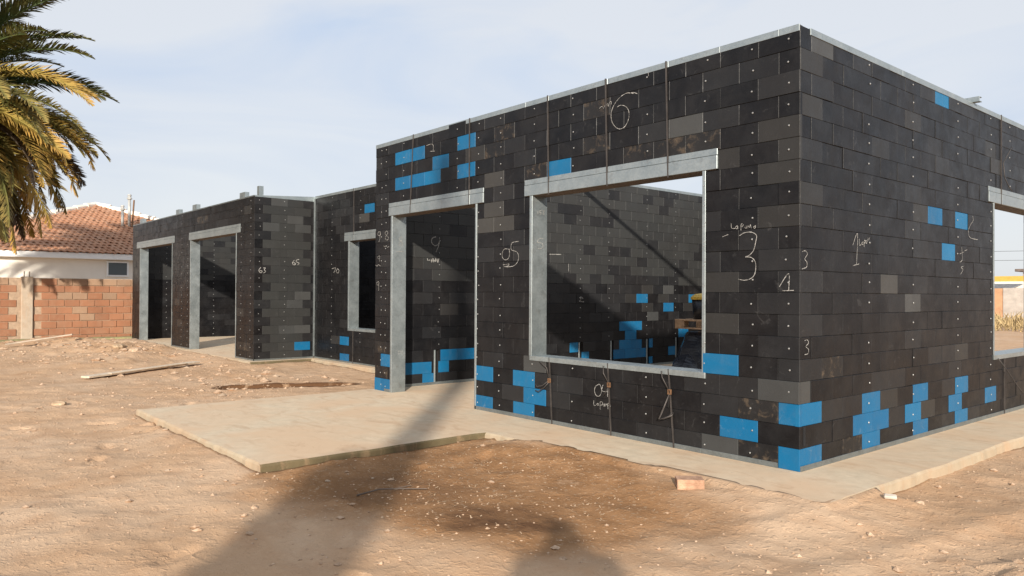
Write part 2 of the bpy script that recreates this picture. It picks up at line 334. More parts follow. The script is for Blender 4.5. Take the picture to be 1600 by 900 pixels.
def clod_mesh(mb, x, y, z, r, flat=.6):
    a = random.random()*6.28; p = [Vector((math.cos(a+k*1.257)*random.uniform(.7,1.15), math.sin(a+k*1.257)*random.uniform(.7,1.15), random.uniform(-.2,.25))) for k in range(5)]
    vs = [(x+r*q.x, y+r*q.y, z+r*q.z*flat) for q in p] + [(x+r*random.uniform(-.3,.3), y+r*random.uniform(-.3,.3), z+r*flat*random.uniform(.6,1.0)), (x, y, z-r*.7)]
    mb.add(vs, [(k, (k+1) % 5, 5) for k in range(5)] + [((k+1) % 5, k, 6) for k in range(5)], random.choice((0, 0, 0, 0, 0, 0, 1)))
cm = MB(); pts = []
while len(pts) < 9000:
    zone = random.random()
    if zone < .42: x, y = random.uniform(-19.3,-6), random.uniform(-5.5,.3)
    elif zone < .8: x, y = random.uniform(-8,1.5), random.uniform(-4.4,-.55)
    else: x, y = random.uniform(.55,3.2), random.uniform(-3.2,5)
    pts.append((x, y))
P = np.array(pts); dd = slab_dist(P[:,0], P[:,1]); hh = gheight(P[:,0], P[:,1]); cl_ = fbm(P[:,0]*.8, P[:,1]*.8, 3, 31)
for (x, y), d, h, c in zip(pts, dd, hh, cl_):
    if d < .02 or c < random.uniform(.2,.6): continue
    far = max(0, min(1, (-x-6)/8)); r = random.uniform(.004, .011)*(1+.9*far) if random.random() < .94 else random.uniform(.014, .03)*(1+1.1*far)
    clod_mesh(cm, x, y, h+r*.15, r)
for k in range(260):
    x, y = (random.gauss(-16,2.2), random.gauss(-1.0,.7)) if k < 190 else (random.uniform(-11,-6.5), random.uniform(-2.0,.6))
    if x < -19.3 or slab_dist(np.array([x]), np.array([y]))[0] < .06: continue
    r = random.uniform(.02,.075)*(1 if random.random() < .8 else 1.5); clod_mesh(cm, x, y, float(gheight(np.array([x]), np.array([y]))[0])+r*.1, r, .5)
o = cm.build('soil_clods', [m_clod, simple('pale_pebble', (.44,.32,.22), .9)], kind='stuff'); tag(o, 'small earth clods and pebbles scattered over the sandy ground', 'clods')
sm = MB(); k = 0
while k < 550:
    x, y = random.gauss(-1.2,.75), random.gauss(-1.55,.5)
    if y > -.72 or (x < -2.42 and y > -2.7): continue
    if float(fbm(x*2.1, y*2.1, 3, 13)) < random.uniform(.36,.58): continue
    z = float(gheight(np.array([x]), np.array([y]))[0])+.004; a = random.random()*3.14; l, w = random.uniform(.004,.014), random.uniform(.0012,.0035); c, s = math.cos(a), math.sin(a); e = random.uniform(-.004,.008)
    sm.add([(x-c*l-s*w, y-s*l+c*w, z), (x-c*l+s*w, y-s*l-c*w, z), (x+c*l+s*w, y+s*l-c*w, z+e), (x+c*l-s*w, y+s*l+c*w, z+e)], [(0,1,2,3)]); k += 1
o = sm.build('straw_chips', m_straw, kind='stuff'); tag(o, 'pale straw and wood chips strewn over the damp brown soil', 'straw')

# ------------------------------------------------------------------ the house of recycled blocks
SPECIAL = {
 'A': [(-3.425,0.375,'b'),(-3.422,0.087,'b'),(-2.847,0.394,'b'),(-2.654,0.215,'b'),(-2.823,0.083,'b'),(-0.609,0.678,'b'),(-0.468,0.225,'b'),(-0.069,0.38,'b'),(-0.068,0.081,'b'),(-4.948,2.792,'b'),(-4.623,2.787,'b'),(-4.183,2.641,'b'),(-4.981,2.476,'b'),(-4.69,2.473,'b'),(-4.346,2.492,'b'),(-3.728,2.796,'b'),(-3.725,2.482,'b'),(-2.339,2.349,'b'),(-5.32,0.38,'b'),(-5.378,0.086,'b'),(-5.525,0.083,'b'),(-0.953,2.489,'l'),(-0.942,2.348,'s'),(-0.729,2.38,'s'),(-1.232,2.391,'s'),(-1.319,2.387,'s'),(-0.563,2.182,'t'),(-0.164,2.327,'t'),(-0.164,2.025,'t'),(-0.077,2.175,'t'),(-0.165,2.621,'g'),(-0.638,2.774,'g'),(-0.628,2.473,'g'),(-0.255,2.722,'g'),(-0.183,1.727,'t'),(-0.555,1.286,'t'),(-0.564,0.979,'t'),(-0.164,1.427,'g'),(-0.163,1.129,'g'),(-0.696,1.426,'g'),(-0.697,1.722,'g'),(-0.077,1.297,'g'),(-0.234,0.827,'g'),(-0.076,1.01,'g'),(-3.267,2.335,'T'),(-3.28,2.038,'T'),(-3.083,1.908,'T'),(-3.387,1.93,'T'),(-3.514,1.939,'T'),(-3.537,2.633,'g'),(-2.957,2.44,'g'),(-2.945,2.653,'g'),(-3.115,2.176,'g'),(-2.692,2.46,'g'),(-1.921,2.49,'s'),(-3.091,2.817,'s'),(-3.24,2.649,'s'),(-2.678,2.35,'s'),(-1.992,2.77,'s'),(-3.542,2.618,'t'),(-3.224,1.893,'T'),(-3.419,1.585,'g'),(-5.316,1.584,'g'),(-5.439,1.806,'g'),(-5.426,2.357,'g'),(-3.405,1.589,'g'),(-2.955,1.736,'g'),(-2.793,1.576,'g'),(-2.954,1.582,'g'),(-2.677,0.528,'l'),(-3.14,0.531,'g'),(-3.353,0.531,'g'),(-2.235,0.367,'g'),(-2.912,0.23,'g'),(-2.351,0.329,'g'),(-0.082,0.529,'l'),(-0.235,0.526,'l'),(-0.622,0.082,'l'),(-0.469,0.529,'g'),(-0.394,0.549,'g'),(-0.069,0.68,'g'),(-0.704,0.52,'g'),(-0.869,0.519,'g'),(-1.221,0.091,'g'),(-1.04,0.089,'g'),(-0.703,0.384,'g'),(-0.32,0.103,'s'),(-0.234,0.36,'s'),(-5.364,0.582,'s'),(-5.38,0.236,'s')],
 'B': [(1.056,0.393,'b'),(0.893,0.236,'b'),(1.208,0.213,'b'),(1.07,0.073,'b'),(1.955,0.383,'b'),(1.805,0.217,'b'),(1.967,0.088,'b'),(2.845,0.374,'b'),(2.71,0.214,'b'),(2.864,0.089,'b'),(3.59,0.215,'b'),(2.527,1.583,'b'),(0.138,0.379,'b'),(0.139,0.067,'b'),(2.371,2.918,'b'),(2.223,1.882,'b'),(2.82,1.884,'b'),(2.514,1.611,'b'),(0.229,2.922,'l'),(0.122,2.79,'t'),(0.124,2.476,'t'),(3.565,2.648,'t'),(3.712,2.523,'t'),(0.197,1.88,'t'),(1.923,1.871,'t'),(1.764,2.629,'t'),(0.378,2.648,'g'),(1.95,1.608,'g'),(0.196,2.188,'g'),(1.949,2.05,'g'),(0.856,2.931,'g'),(2.055,2.975,'g'),(3.013,2.931,'g'),(2.395,2.321,'g'),(1.323,1.279,'T'),(1.776,1.129,'l'),(0.065,0.541,'l'),(1.909,1.58,'g'),(1.937,1.287,'g'),(0.134,1.281,'g'),(0.135,0.987,'g'),(0.137,0.674,'g'),(1.777,0.83,'g'),(0.764,0.368,'g'),(1.497,0.226,'g'),(2.578,0.682,'g'),(1.422,0.596,'g'),(1.16,0.591,'g'),(2.133,0.714,'g'),(3.132,0.113,'g'),(2.672,0.084,'g'),(2.864,0.682,'t'),(2.105,0.234,'t'),(1.35,0.367,'t'),(0.64,0.126,'s'),(0.361,0.603,'s')],
 'R': [(4.618,0.681,'b'),(4.901,0.675,'b'),(4.759,0.51,'b'),(4.62,0.367,'b'),(4.903,0.355,'b'),(4.266,0.199,'b'),(4.401,0.192,'b'),(4.621,0.2,'b'),(4.904,0.205,'b'),(3.397,0.362,'b'),(3.544,0.374,'b'),(3.695,0.235,'b'),(5.037,1.117,'b'),(5.752,0.97,'b'),(6.446,1.117,'b'),(5.253,0.38,'b'),(5.254,0.093,'b'),(5.851,0.22,'b'),(6.185,0.536,'b'),(6.091,0.09,'b'),(5.173,1.279,'t'),(4.756,1.116,'t'),(5.489,1.126,'t'),(6.347,0.966,'t'),(5.279,0.973,'t'),(4.339,1.527,'g'),(5.891,1.423,'g'),(4.259,1.271,'g'),(4.194,1.116,'g'),(4.196,0.817,'g'),(4.198,0.519,'g'),(5.769,0.812,'g'),(4.897,1.276,'g'),(4.396,0.979,'g'),(5.86,1.265,'l'),(5.191,0.821,'l'),(0.623,0.216,'b'),(0.489,0.224,'b'),(0.747,0.083,'b'),(1.097,0.377,'b'),(1.361,0.376,'b'),(1.032,0.227,'b'),(0.985,0.066,'b'),(0.743,0.681,'g'),(0.53,0.086,'g'),(0.622,0.388,'g'),(1.242,0.512,'g'),(1.245,0.073,'g'),(1.122,0.977,'t'),(0.613,1.598,'t')],
}
CHALK = [
 ('A',[[(-1.452,2.83),(-1.52,2.847),(-1.593,2.829),(-1.657,2.782),(-1.695,2.716),(-1.688,2.642),(-1.645,2.586),(-1.592,2.561),(-1.539,2.577),(-1.502,2.634),(-1.503,2.697),(-1.54,2.741),(-1.593,2.759),(-1.625,2.752)]]),
 ('A',[[(-1.832,2.777),(-1.799,2.789),(-1.783,2.768),(-1.766,2.794),(-1.761,2.769),(-1.739,2.803),(-1.73,2.775),(-1.717,2.802),(-1.696,2.811),(-1.696,2.785)]]),
 ('A',[[(-3.014,1.619),(-3.09,1.626),(-3.126,1.589),(-3.12,1.539),(-3.074,1.518),(-3.028,1.536),(-3.014,1.584),(-3.023,1.623)],[(-2.875,1.69),(-2.97,1.683),(-2.993,1.651),(-2.984,1.612),(-2.909,1.59),(-2.88,1.55),(-2.894,1.493),(-2.953,1.456),(-3.043,1.449),(-3.104,1.454)],[(-3.113,1.47),(-3.022,1.476),(-3.043,1.457),(-3.104,1.454)]]),
 ('A',[[(-0.459,1.608),(-0.421,1.627),(-0.364,1.629),(-0.323,1.605),(-0.327,1.564),(-0.345,1.499),(-0.382,1.464),(-0.411,1.455),(-0.364,1.45),(-0.33,1.415),(-0.33,1.349),(-0.354,1.308),(-0.41,1.289),(-0.467,1.298)]]),
 ('A',[[(-0.527,1.702),(-0.523,1.667),(-0.494,1.664)],[(-0.478,1.683),(-0.492,1.67),(-0.478,1.659),(-0.474,1.683),(-0.471,1.659)],[(-0.447,1.646),(-0.444,1.691),(-0.427,1.686),(-0.44,1.67)],[(-0.406,1.678),(-0.417,1.666),(-0.402,1.66),(-0.4,1.678)],[(-0.391,1.657),(-0.389,1.677),(-0.377,1.663),(-0.37,1.683),(-0.364,1.656)],[(-0.333,1.673),(-0.346,1.661),(-0.333,1.655),(-0.329,1.676)]]),
 ('A',[[(-0.6,1.609),(-0.552,1.623)]]),
 ('A',[[(-0.146,1.241),(-0.077,1.332),(-0.077,1.217)],[(-0.125,1.214),(-0.039,1.217)]]),
 ('A',[[(-1.818,0.419),(-1.861,0.396),(-1.873,0.356),(-1.855,0.32),(-1.817,0.317),(-1.792,0.358),(-1.8,0.402),(-1.818,0.419)],[(-1.775,0.417),(-1.786,0.365),(-1.715,0.366)],[(-1.719,0.416),(-1.723,0.321)]]),
 ('A',[[(-1.881,0.272),(-1.881,0.234),(-1.855,0.234)],[(-1.834,0.254),(-1.848,0.243),(-1.838,0.234),(-1.831,0.255),(-1.827,0.235)],[(-1.806,0.204),(-1.807,0.268),(-1.782,0.268),(-1.782,0.248),(-1.805,0.242)],[(-1.762,0.26),(-1.774,0.246),(-1.762,0.235),(-1.755,0.261),(-1.753,0.236)],[(-1.745,0.237),(-1.743,0.26),(-1.733,0.251),(-1.726,0.264),(-1.723,0.239)],[(-1.717,0.215),(-1.718,0.265),(-1.704,0.262),(-1.714,0.245)],[(-1.694,0.26),(-1.704,0.246),(-1.692,0.24),(-1.691,0.261)]]),
 ('A',[[(-4.475,2.847),(-4.35,2.844),(-4.339,2.766)],[(-4.399,2.771),(-4.309,2.762)]]),
 ('A',[[(-5.321,1.938),(-5.36,1.916),(-5.32,1.883),(-5.272,1.849),(-5.311,1.827),(-5.351,1.858),(-5.289,1.912),(-5.321,1.938)],[(-5.386,1.762),(-5.358,1.746),(-5.326,1.761),(-5.302,1.74),(-5.255,1.75)]]),
 ('A',[[(-5.473,1.935),(-5.522,1.934),(-5.521,1.898),(-5.468,1.895),(-5.469,1.939),(-5.48,1.85),(-5.504,1.816)]]),
 ('A',[[(-5.477,1.641),(-5.522,1.636),(-5.517,1.611),(-5.477,1.609),(-5.477,1.641),(-5.484,1.568)],[(-5.574,1.533),(-5.541,1.519),(-5.508,1.535),(-5.455,1.517)]]),
 ('A',[[(-5.5,1.326),(-5.542,1.319),(-5.538,1.289),(-5.495,1.293),(-5.496,1.326),(-5.498,1.217)]]),
 ('A',[[(-1.409,2.818),(-1.455,2.838),(-1.5,2.84)],[(-1.3,2.968),(-1.295,2.936)]]),
 ('B',[[(0.019,1.476),(0.061,1.485),(0.09,1.464),(0.055,1.43),(0.083,1.409),(0.08,1.376),(0.019,1.361)]]),
 ('B',[[(0.057,0.879),(0.093,0.881),(0.107,0.859),(0.071,0.838),(0.107,0.818),(0.1,0.789),(0.057,0.784)]]),
 ('B',[[(0.744,1.553),(0.818,1.644),(0.802,1.409)],[(0.744,1.404),(0.844,1.42)]]),
 ('B',[[(0.847,1.606),(0.847,1.561),(0.877,1.565)],[(0.902,1.587),(0.885,1.573),(0.907,1.566),(0.911,1.588)],[(0.924,1.549),(0.928,1.597),(0.949,1.594),(0.928,1.577)],[(0.962,1.602),(0.949,1.586),(0.966,1.579),(0.975,1.607)],[(0.984,1.593),(0.988,1.62),(1.001,1.604),(1.014,1.625)]]),
 ('B',[[(3.133,1.94),(3.146,1.899),(3.066,1.844),(3.027,1.793),(3.066,1.734),(3.262,1.724)]]),
 ('B',[[(2.863,1.634),(2.876,1.523),(2.811,1.496)],[(2.811,1.57),(2.916,1.594)],[(2.929,1.604),(2.996,1.617)],[(2.831,1.386),(2.896,1.429),(2.844,1.448),(2.909,1.462)]]),
 ('R',[[(0.882,1.929),(0.828,1.909),(0.815,1.852),(0.869,1.81),(0.928,1.847),(0.936,1.926),(0.936,1.858),(0.91,1.779),(0.883,1.728)]]),
 ('R',[[(0.75,1.643),(0.756,1.617),(0.79,1.622)],[(0.811,1.636),(0.817,1.592),(0.838,1.642),(0.849,1.593)],[(0.857,1.625),(0.876,1.603),(0.878,1.648),(0.892,1.608)],[(0.903,1.644),(0.914,1.595),(0.932,1.65)]]),
 ('R',[[(3.551,1.133),(3.588,1.151),(3.576,1.098),(3.552,1.081),(3.651,1.072)],[(3.601,1.142),(3.634,1.121)]]),
 ('R',[[(2.918,1.779),(3.155,1.785)],[(3.315,1.649),(3.316,1.537)]]),
 ('P',[[(0.116,1.867),(0.085,1.839),(0.112,1.81),(0.141,1.78),(0.108,1.754),(0.083,1.784),(0.131,1.841),(0.116,1.867)],[(0.053,1.684),(0.156,1.696)]]),
 ('P',[[(0.079,0.485),(0.098,0.497),(0.084,0.46),(0.104,0.463)],[(0.116,0.497),(0.116,0.458)],[(0.128,0.483),(0.146,0.495),(0.134,0.457),(0.154,0.461)]]),
 ('J',[[(0.136,1.714),(0.074,1.707),(0.067,1.673),(0.121,1.668),(0.131,1.634),(0.101,1.617),(0.07,1.616)],[(0.065,1.971),(0.065,1.941)],[(0.114,1.978),(0.085,1.973),(0.088,1.958),(0.111,1.956),(0.093,1.939)],[(0.124,1.975),(0.147,1.981),(0.129,1.945),(0.15,1.951)]]),
 ('C',[[(-9.605,1.618),(-9.475,1.624),(-9.538,1.542)],[(-9.4,1.613),(-9.446,1.571),(-9.381,1.535),(-9.345,1.582),(-9.4,1.613)]]),
 ('D',[[(1.063,1.78),(1.026,1.725),(1.054,1.69),(1.087,1.714),(1.04,1.735)],[(1.153,1.792),(1.106,1.782),(1.101,1.746),(1.154,1.729),(1.125,1.692)]]),
 ('D',[[(0.445,1.629),(0.41,1.576),(0.446,1.533),(0.472,1.564),(0.423,1.576)],[(0.49,1.621),(0.525,1.622),(0.508,1.587),(0.535,1.561),(0.49,1.53)]]),
]

house = empty('unfinished_house', (0, 0, 0), 'unfinished single storey house of black and blue composite blocks with galvanised steel openings', 'house')
# wall: name, frame (angle, fixed coordinate), s range, course height, courses, joint anchor, module, openings, specials
PH = [1, 0]
def wallT(ang, fix, s, n, z):
    """wall coordinates (s to the right seen from outside, n outwards, z up) to the world"""
    return Vector((s, fix-n, z)) if ang == 0 else Vector((fix+n, s, z))
blockcache = {}
def block_mesh(l, h, c):
    key = (round(l, 3), round(h, 4), c)
    if key not in blockcache:
        mb = MB(); g = .0006; ch = .0022; t = .03
        x0, x1, z0, z1 = g, l-g, g, h-g
        v = [(x0,t,z0),(x1,t,z0),(x1,t,z1),(x0,t,z1), (x0,ch,z0),(x1,ch,z0),(x1,ch,z1),(x0,ch,z1), (x0+ch,0,z0+ch),(x1-ch,0,z0+ch),(x1-ch,0,z1-ch),(x0+ch,0,z1-ch)]
        mb.add(v, [(8,9,10,11),(4,5,9,8),(5,6,10,9),(6,7,11,10),(7,4,8,11),(0,1,5,4),(1,2,6,5),(2,3,7,6),(3,0,4,7),(3,2,1,0)], 0)
        blockcache[key] = mb
    return blockcache[key]
blocks = []      # (score, wall object, key mesh builder, code, matrix)
def sub(iv, cuts):
    res = [iv]
    for a, b in cuts:
        nr = []
        for x, y in res:
            if b <= x or a >= y: nr.append((x, y)); continue
            if a-x > .02: nr.append((x, a))
            if y-b > .02: nr.append((b, y))
        res = nr
    return res
def pick(dk):
    x = random.random()
    return 'g' if x < dk*.45 else 'k'
def make_wall(label, ang, fix, s0, s1, ch, rows, anchor, mod, openings, special, thick=.18, dk=.1, default=None, wedge=0, z0=0):
    # core
    trim = .018; cuts = sorted({s0+trim, s1-trim, *[a for o in openings for a in o[:2] if s0 < a < s1]}); cb = MB(); H = ch*rows+z0
    for a, b in zip(cuts[:-1], cuts[1:]):
        segs = sub((z0, H), [(o[2], o[3]) for o in openings if o[0] < (a+b)/2 < o[1]])
        for c, d in segs:
            p, q2 = wallT(ang, fix, a, -.014, c), wallT(ang, fix, b, -thick, d)
            cb.box(min(p.x,q2.x), max(p.x,q2.x), min(p.y,q2.y), max(p.y,q2.y), c, d)
    w = cb.build('wall', m_core, house); w['label'] = label
    nrm = Vector((0,-1,0)) if ang == 0 else Vector((1,0,0)); rotm = Matrix.Rotation(0 if ang == 0 else math.pi/2, 4, 'Z')
    for r in range(rows):
        za, zb = z0+r*ch, z0+(r+1)*ch; zc = (za+zb)/2
        par = PH[r % 2]; k = math.floor((s0-anchor)/mod)-2; 
        if (k - par) % 2: k -= 1
        while anchor+k*mod < s1:
            a, b = max(s0, anchor+k*mod), min(s1, anchor+(k+2)*mod); k += 2
            if b-a < .02: continue
            for x, y in sub((a, b), [(o[0], o[1]) for o in openings if o[2]-.01 < zc < o[3]+.01]):
                code = None
                for ss, sz, c in special:
                    if x <= ss <= y and za <= sz < zb: code = c
                if code is None: code = default(x, y, r) if default else pick(dk)
                n = random.gauss(0, .0016) + (.003 if random.random() < .06 else 0)
                M = Matrix.Translation(wallT(ang, fix, x, n, za)) @ rotm
                tilt = random.gauss(0, .0016) if random.random() < .8 else random.gauss(0, .006)
                M = M @ Matrix.Rotation(tilt, 4, 'Y') @ Matrix.Rotation(random.gauss(0, .002), 4, 'Z')
                cpos = wallT(ang, fix, (x+y)/2, 0, zc); v = CAM-cpos; d2 = v.length_squared
                ind = f_.dot(cpos-CAM); px = r_.dot(cpos-CAM)/max(ind, .1)
                sc = (y-x)*ch*max(0, v.normalized().dot(nrm))/d2 if ind > 0 and abs(px) < .72 else 0
                if label.startswith('inner'): sc *= .25
                blocks.append((sc, w, block_mesh(y-x, ch, 0), code, M))
    return w
CH = .1502
DOOR = (-5.19, -3.565, -.01, 2.10); WIN = (-2.69, -.77, .60, 2.10)
wA = make_wall('front wall with doorway and wide window opening, topmost chalk number six', 0, 0, -5.59, 0, CH, 20, 0, .1557,
     [DOOR, (-5.275, -3.43, 2.10, 2.25), WIN, (-2.80, -.645, 2.10, 2.25)], SPECIAL['A'], dk=.10)
PH = [0, 1]
wB = make_wall('long right hand wall with blue blocks near its foot', 90, 0, .002, 5.6, CH, 20, 0, .1513,
     [(3.72, 5.3, .60, 2.10), (3.56, 5.46, 2.10, 2.25)], SPECIAL['B'], dk=.08)
def defR(x, y, r): return ('d' if random.random() < .75 else 'g') if r >= 9 else ('g' if random.random() < (.45 if r > 6 else .12) else 'k')  # upper courses lighter: sunlight on the partition is put into the block colours
PH = [0, 1]
SLOTS = (.87, 3.545, 4.265, 5.15, 5.93)
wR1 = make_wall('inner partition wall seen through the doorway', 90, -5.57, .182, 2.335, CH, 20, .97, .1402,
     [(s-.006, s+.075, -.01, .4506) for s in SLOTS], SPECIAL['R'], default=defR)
PH = [1, 0]
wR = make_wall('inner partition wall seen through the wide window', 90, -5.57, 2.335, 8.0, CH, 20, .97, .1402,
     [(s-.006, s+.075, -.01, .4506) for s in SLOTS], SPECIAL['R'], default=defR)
def defR(x, y, r): return ('d' if random.random() < .75 else 'g') if r >= 10 else ('g' if random.random() < (.45 if r > 6 else .12) else 'k')  # garage end wall: its lit upper courses are coloured lighter as well
def defC(x, y, r): return 'g' if (r >= 14 and x < -8.9 and random.random() < .6) else pick(.08)
PH = [0, 1]
wC = make_wall('set back front wall with a tall narrow window opening', 0, 1.46, -10.3, -5.76, .1475, 20, -9.31, .165,
     [(-8.99, -7.49, .59, 2.065), (-9.16, -7.32, 2.065, 2.21)], [(-9.1,.37,'b'),(-9.1,.07,'b'),(-8.3,2.58,'b'),(-9.45,.37,'t'),(-8.45,2.43,'T')], default=defC)
def defD(x, y, r):
    if y < .75: return 'k' if r % 2 else ('k' if y < .62 else 'g')
    if x > 1.2: return 'k' if r % 2 else 'g'
    return 'l' if random.random() < .1 else 'd'
wD = make_wall('short return wall beside the garage corner', 90, -10.3, .33, 1.445, .1515, 19, .33, .15, [], [(1.38,.22,'b')], default=defD)
wD2 = make_wall('inner wall behind the set back window', 90, -10.3, 1.65, 7.5, .1475, 20, .33, .15, [], [], dk=.05)
G1 = (-17.58, -15.0, -.01, 2.272); G2 = (-13.72, -11.16, -.01, 2.272)
wW = make_wall('garage wing front wall with two wide openings', 0, .33, -18.3, -10.302, .1515, 19, -10.3, .16,
     [G1, (-17.9, -14.83, 2.272, 2.424), G2, (-13.83, -10.95, 2.272, 2.424)],
     [(-14.8,1.36,'g'),(-14.2,1.36,'g'),(-14.5,1.06,'t'),(-14.6,.6,'t'),(-10.9,.3,'s'),(-10.6,.2,'s'),(-13.3,2.6,'s'),(-12.9,2.6,'s'),(-11.9,2.55,'g'),(-11.0,.9,'t'),(-10.5,2.6,'t'),(-17.9,2.6,'t'),(-15.6,2.6,'g')], dk=.10)
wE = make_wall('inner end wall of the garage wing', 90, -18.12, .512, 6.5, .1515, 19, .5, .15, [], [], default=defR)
blocks.sort(key=lambda b: -b[0])
mcache = {}
for sc, w, mb, code, M in blocks[:300]:
    key = (id(mb), code)
    if key not in mcache: mcache[key] = mb.mesh('block', BM[code])
    o = bpy.data.objects.new('block', mcache[key]); COL.objects.link(o); o.matrix_world = M; o.parent = w
rest = MB()
for sc, w, mb, code, M in blocks[300:]: rest.add(mb.v, mb.f, BKEYS.index(code), M)
rest.build('blocks', [BM[k] for k in BKEYS], house, kind='stuff')
# plain outer and rear walls nobody sees straight on
pl = MB(); pl.box(-5.57, -2.2, 8.0, 8.18, 0, 3.0); pl.box(-18.3, -10.5, 6.5, 6.68, 0, 2.88); pl.box(-10.3, -5.75, 7.5, 7.68, 0, 2.95)
o = pl.build('rear_wall', m_core, house)
# rails
def rail(name, ang, fix, s0, s1, n0, n1, za, zb, joints=(), mat=m_galv, gap=.0015):
    c = [s0, *joints, s1]; mb = MB()
    for a, b in zip(c[:-1], c[1:]):
        p, q2 = wallT(ang, fix, a+gap/2, n0, za), wallT(ang, fix, b-gap/2, n1, zb)
        mb.cbox(min(p.x,q2.x), max(p.x,q2.x), min(p.y,q2.y), max(p.y,q2.y), za, zb, .0008)
    return mb.build(name, mat, house)
rail('top_rail', 0, 0, -.153, -.004, .004, -.012, 2.966, 3.012)
rail('top_rail', 0, 0, -5.592, -.155, .004, -.186, 2.966, 3.012, (-4.74,-3.67,-2.79,-2.47,-1.74,-1.10,-.63))
rail('top_rail', 90, 0, .13, 5.6, .005, -.186, 2.964, 3.010, (1.6, 3.9))
rail('top_rail', 90, -5.57, .19, 8.0, .005, -.186, 2.964, 3.009)
rail('top_rail', 0, 1.46, -10.29, -5.76, .005, -.186, 2.915, 2.958, (-8.82,))
rail('top_rail', 0, .33, -18.3, -10.31, .004, -.186, 2.868, 2.89, (-15.5,-12.9), m_galvd)
mb = MB(); mb.add([(-10.296,.335,2.862),(-10.296,1.44,2.862),(-10.296,1.44,2.95),(-10.296,.335,2.885),(-10.48,.335,2.862),(-10.48,1.44,2.862),(-10.48,1.44,2.95),(-10.48,.335,2.885)],
   [(0,1,2,3),(7,6,5,4),(3,2,6,7),(0,4,5,1),(1,5,6,2),(0,3,7,4)]); mb.build('top_rail', m_galv, house)
rail('base_rail', 0, 0, -3.56, -.157, .006, .0, .0, .036, (-2.69,-2.42,-1.69,-1.04,-.785), m_galvd)
rail('base_rail', 0, 0, -5.36, -5.225, .006, .0, .0, .036, (), m_galvd)
rail('base_rail', 90, 0, .0085, 5.6, .006, .0, .0, .036, (1.9, 3.95), m_galvd)
rail('base_rail', 0, 1.46, -10.28, -5.8, .006, .0, .0, .028, (), m_galvd)
rail('base_rail', 90, -10.3, .34, 1.44, .006, .0, .0, .028, (), m_galvd)
rail('base_rail', 90, -5.57, .2, 8.0, .012, .0, .0, .034, (), m_galvd)
for a, b in ((-18.3,-17.62),(-14.99,-13.76),(-11.15,-10.31)): rail('base_rail', 0, .33, a, b, .006, .0, .0, .028, (), m_galvd)
# vertical corner trim where set back wall meets return wall
mb = MB(); mb.box(-10.294,-10.272, 1.43,1.454, .03, 2.94); mb.build('corner_trim', m_galv, house)
# lintels: web, upper flange strip with a lip between, dull soffit
def lintel(ang, fix, s0, s1, za, zb, joints=()):
    mb = MB(); c = [s0, *joints, s1]
    for a, b in zip(c[:-1], c[1:]):
        for n, u, w_ in ((.009, za+.002, za+(zb-za)*.66), (.006, za+(zb-za)*.66+.003, zb-.002)):
            p, q2 = wallT(ang, fix, a+.002, n, u), wallT(ang, fix, b-.002, -.186, w_); mb.cbox(min(p.x,q2.x), max(p.x,q2.x), min(p.y,q2.y), max(p.y,q2.y), u, w_, .0018)
    o = mb.build('lintel', m_galv, house)
    p, q2 = wallT(ang, fix, s0+.02, -.012, za-.004), wallT(ang, fix, s1-.02, -.17, za+.0015); mb = MB(); mb.box(min(p.x,q2.x), max(p.x,q2.x), min(p.y,q2.y), max(p.y,q2.y), za-.004, za+.0015); s = mb.build('soffit', m_soffit, o)
lintel(0, 0, -5.275, -3.43, 2.112, 2.268, (-4.80,-3.66)); lintel(0, 0, -2.80, -.645, 2.112, 2.268, (-2.46,-1.735,-1.095))
lintel(90, 0, 3.56, 5.46, 2.112, 2.268, (3.93,)); lintel(0, 1.46, -9.16, -7.32, 2.075, 2.225, (-8.82,))
lintel(0, .33, -17.9, -14.83, 2.275, 2.435); lintel(0, .33, -13.83, -10.95, 2.275, 2.435)
def frame(name, ang, fix, s0, s1, za, zb, sill=True, w=.034):
    o = None
    def piece(nm, a, b, n0, n1, u, v_):
        p, q2 = wallT(ang, fix, a, n0, u), wallT(ang, fix, b, n1, v_); mb = MB(); mb.cbox(min(p.x,q2.x), max(p.x,q2.x), min(p.y,q2.y), max(p.y,q2.y), u, v_, .0015); return mb.build(nm, m_galv, house)
    piece('jamb', s0-w, s0+.003, .006, -.187, za, zb); piece('jamb', s1-.003, s1+w*.75, .006, -.187, za, zb)
    if sill: piece('sill', s0-.02, s1+.03, .012, -.19, za-.042, za+.002)
frame('door', 0, 0, -5.19, -3.565, 0, 2.112, False); frame('window', 0, 0, -2.69, -.775, .603, 2.112)
frame('window', 90, 0, 3.72, 5.3, .603, 2.112, True, .02); frame('window', 0, 1.46, -8.99, -7.49, .592, 2.075)
frame('door', 0, .33, -17.58, -15.0, 0, 2.275, False, .03); frame('door', 0, .33, -13.72, -11.16, 0, 2.275, False, .03)
# steel straps with buckle and loose tail
def strap(ang, fix, s, za, zb, w=.010, s2=None):
    s2 = s if s2 is None else s2; mb = MB(); v = []
    for n in (.003, .013):
        for ss, z in ((s-w/2, zb), (s+w/2, zb), (s2+w/2, za), (s2-w/2, za)): v.append(wallT(ang, fix, ss, n, z))
    mb.add(v, [(0,1,2,3),(7,6,5,4),(0,4,5,1),(1,5,6,2),(2,6,7,3),(3,7,4,0)]); return mb.build('strap', m_strap, house)
strap(0, 0, -4.74, 2.11, 3.014, s2=-4.80); strap(0, 0, -3.67, 2.11, 3.014, s2=-3.67)
st1 = [strap(0, 0, a, 2.10, 3.016, s2=b) for a, b in ((-2.48,-2.46),(-1.76,-1.735),(-1.12,-1.095))]
st2 = [strap(0, 0, a, .003, .605, s2=b) for a, b in ((-2.44,-2.40),(-1.72,-1.68),(-1.085,-1.03))]
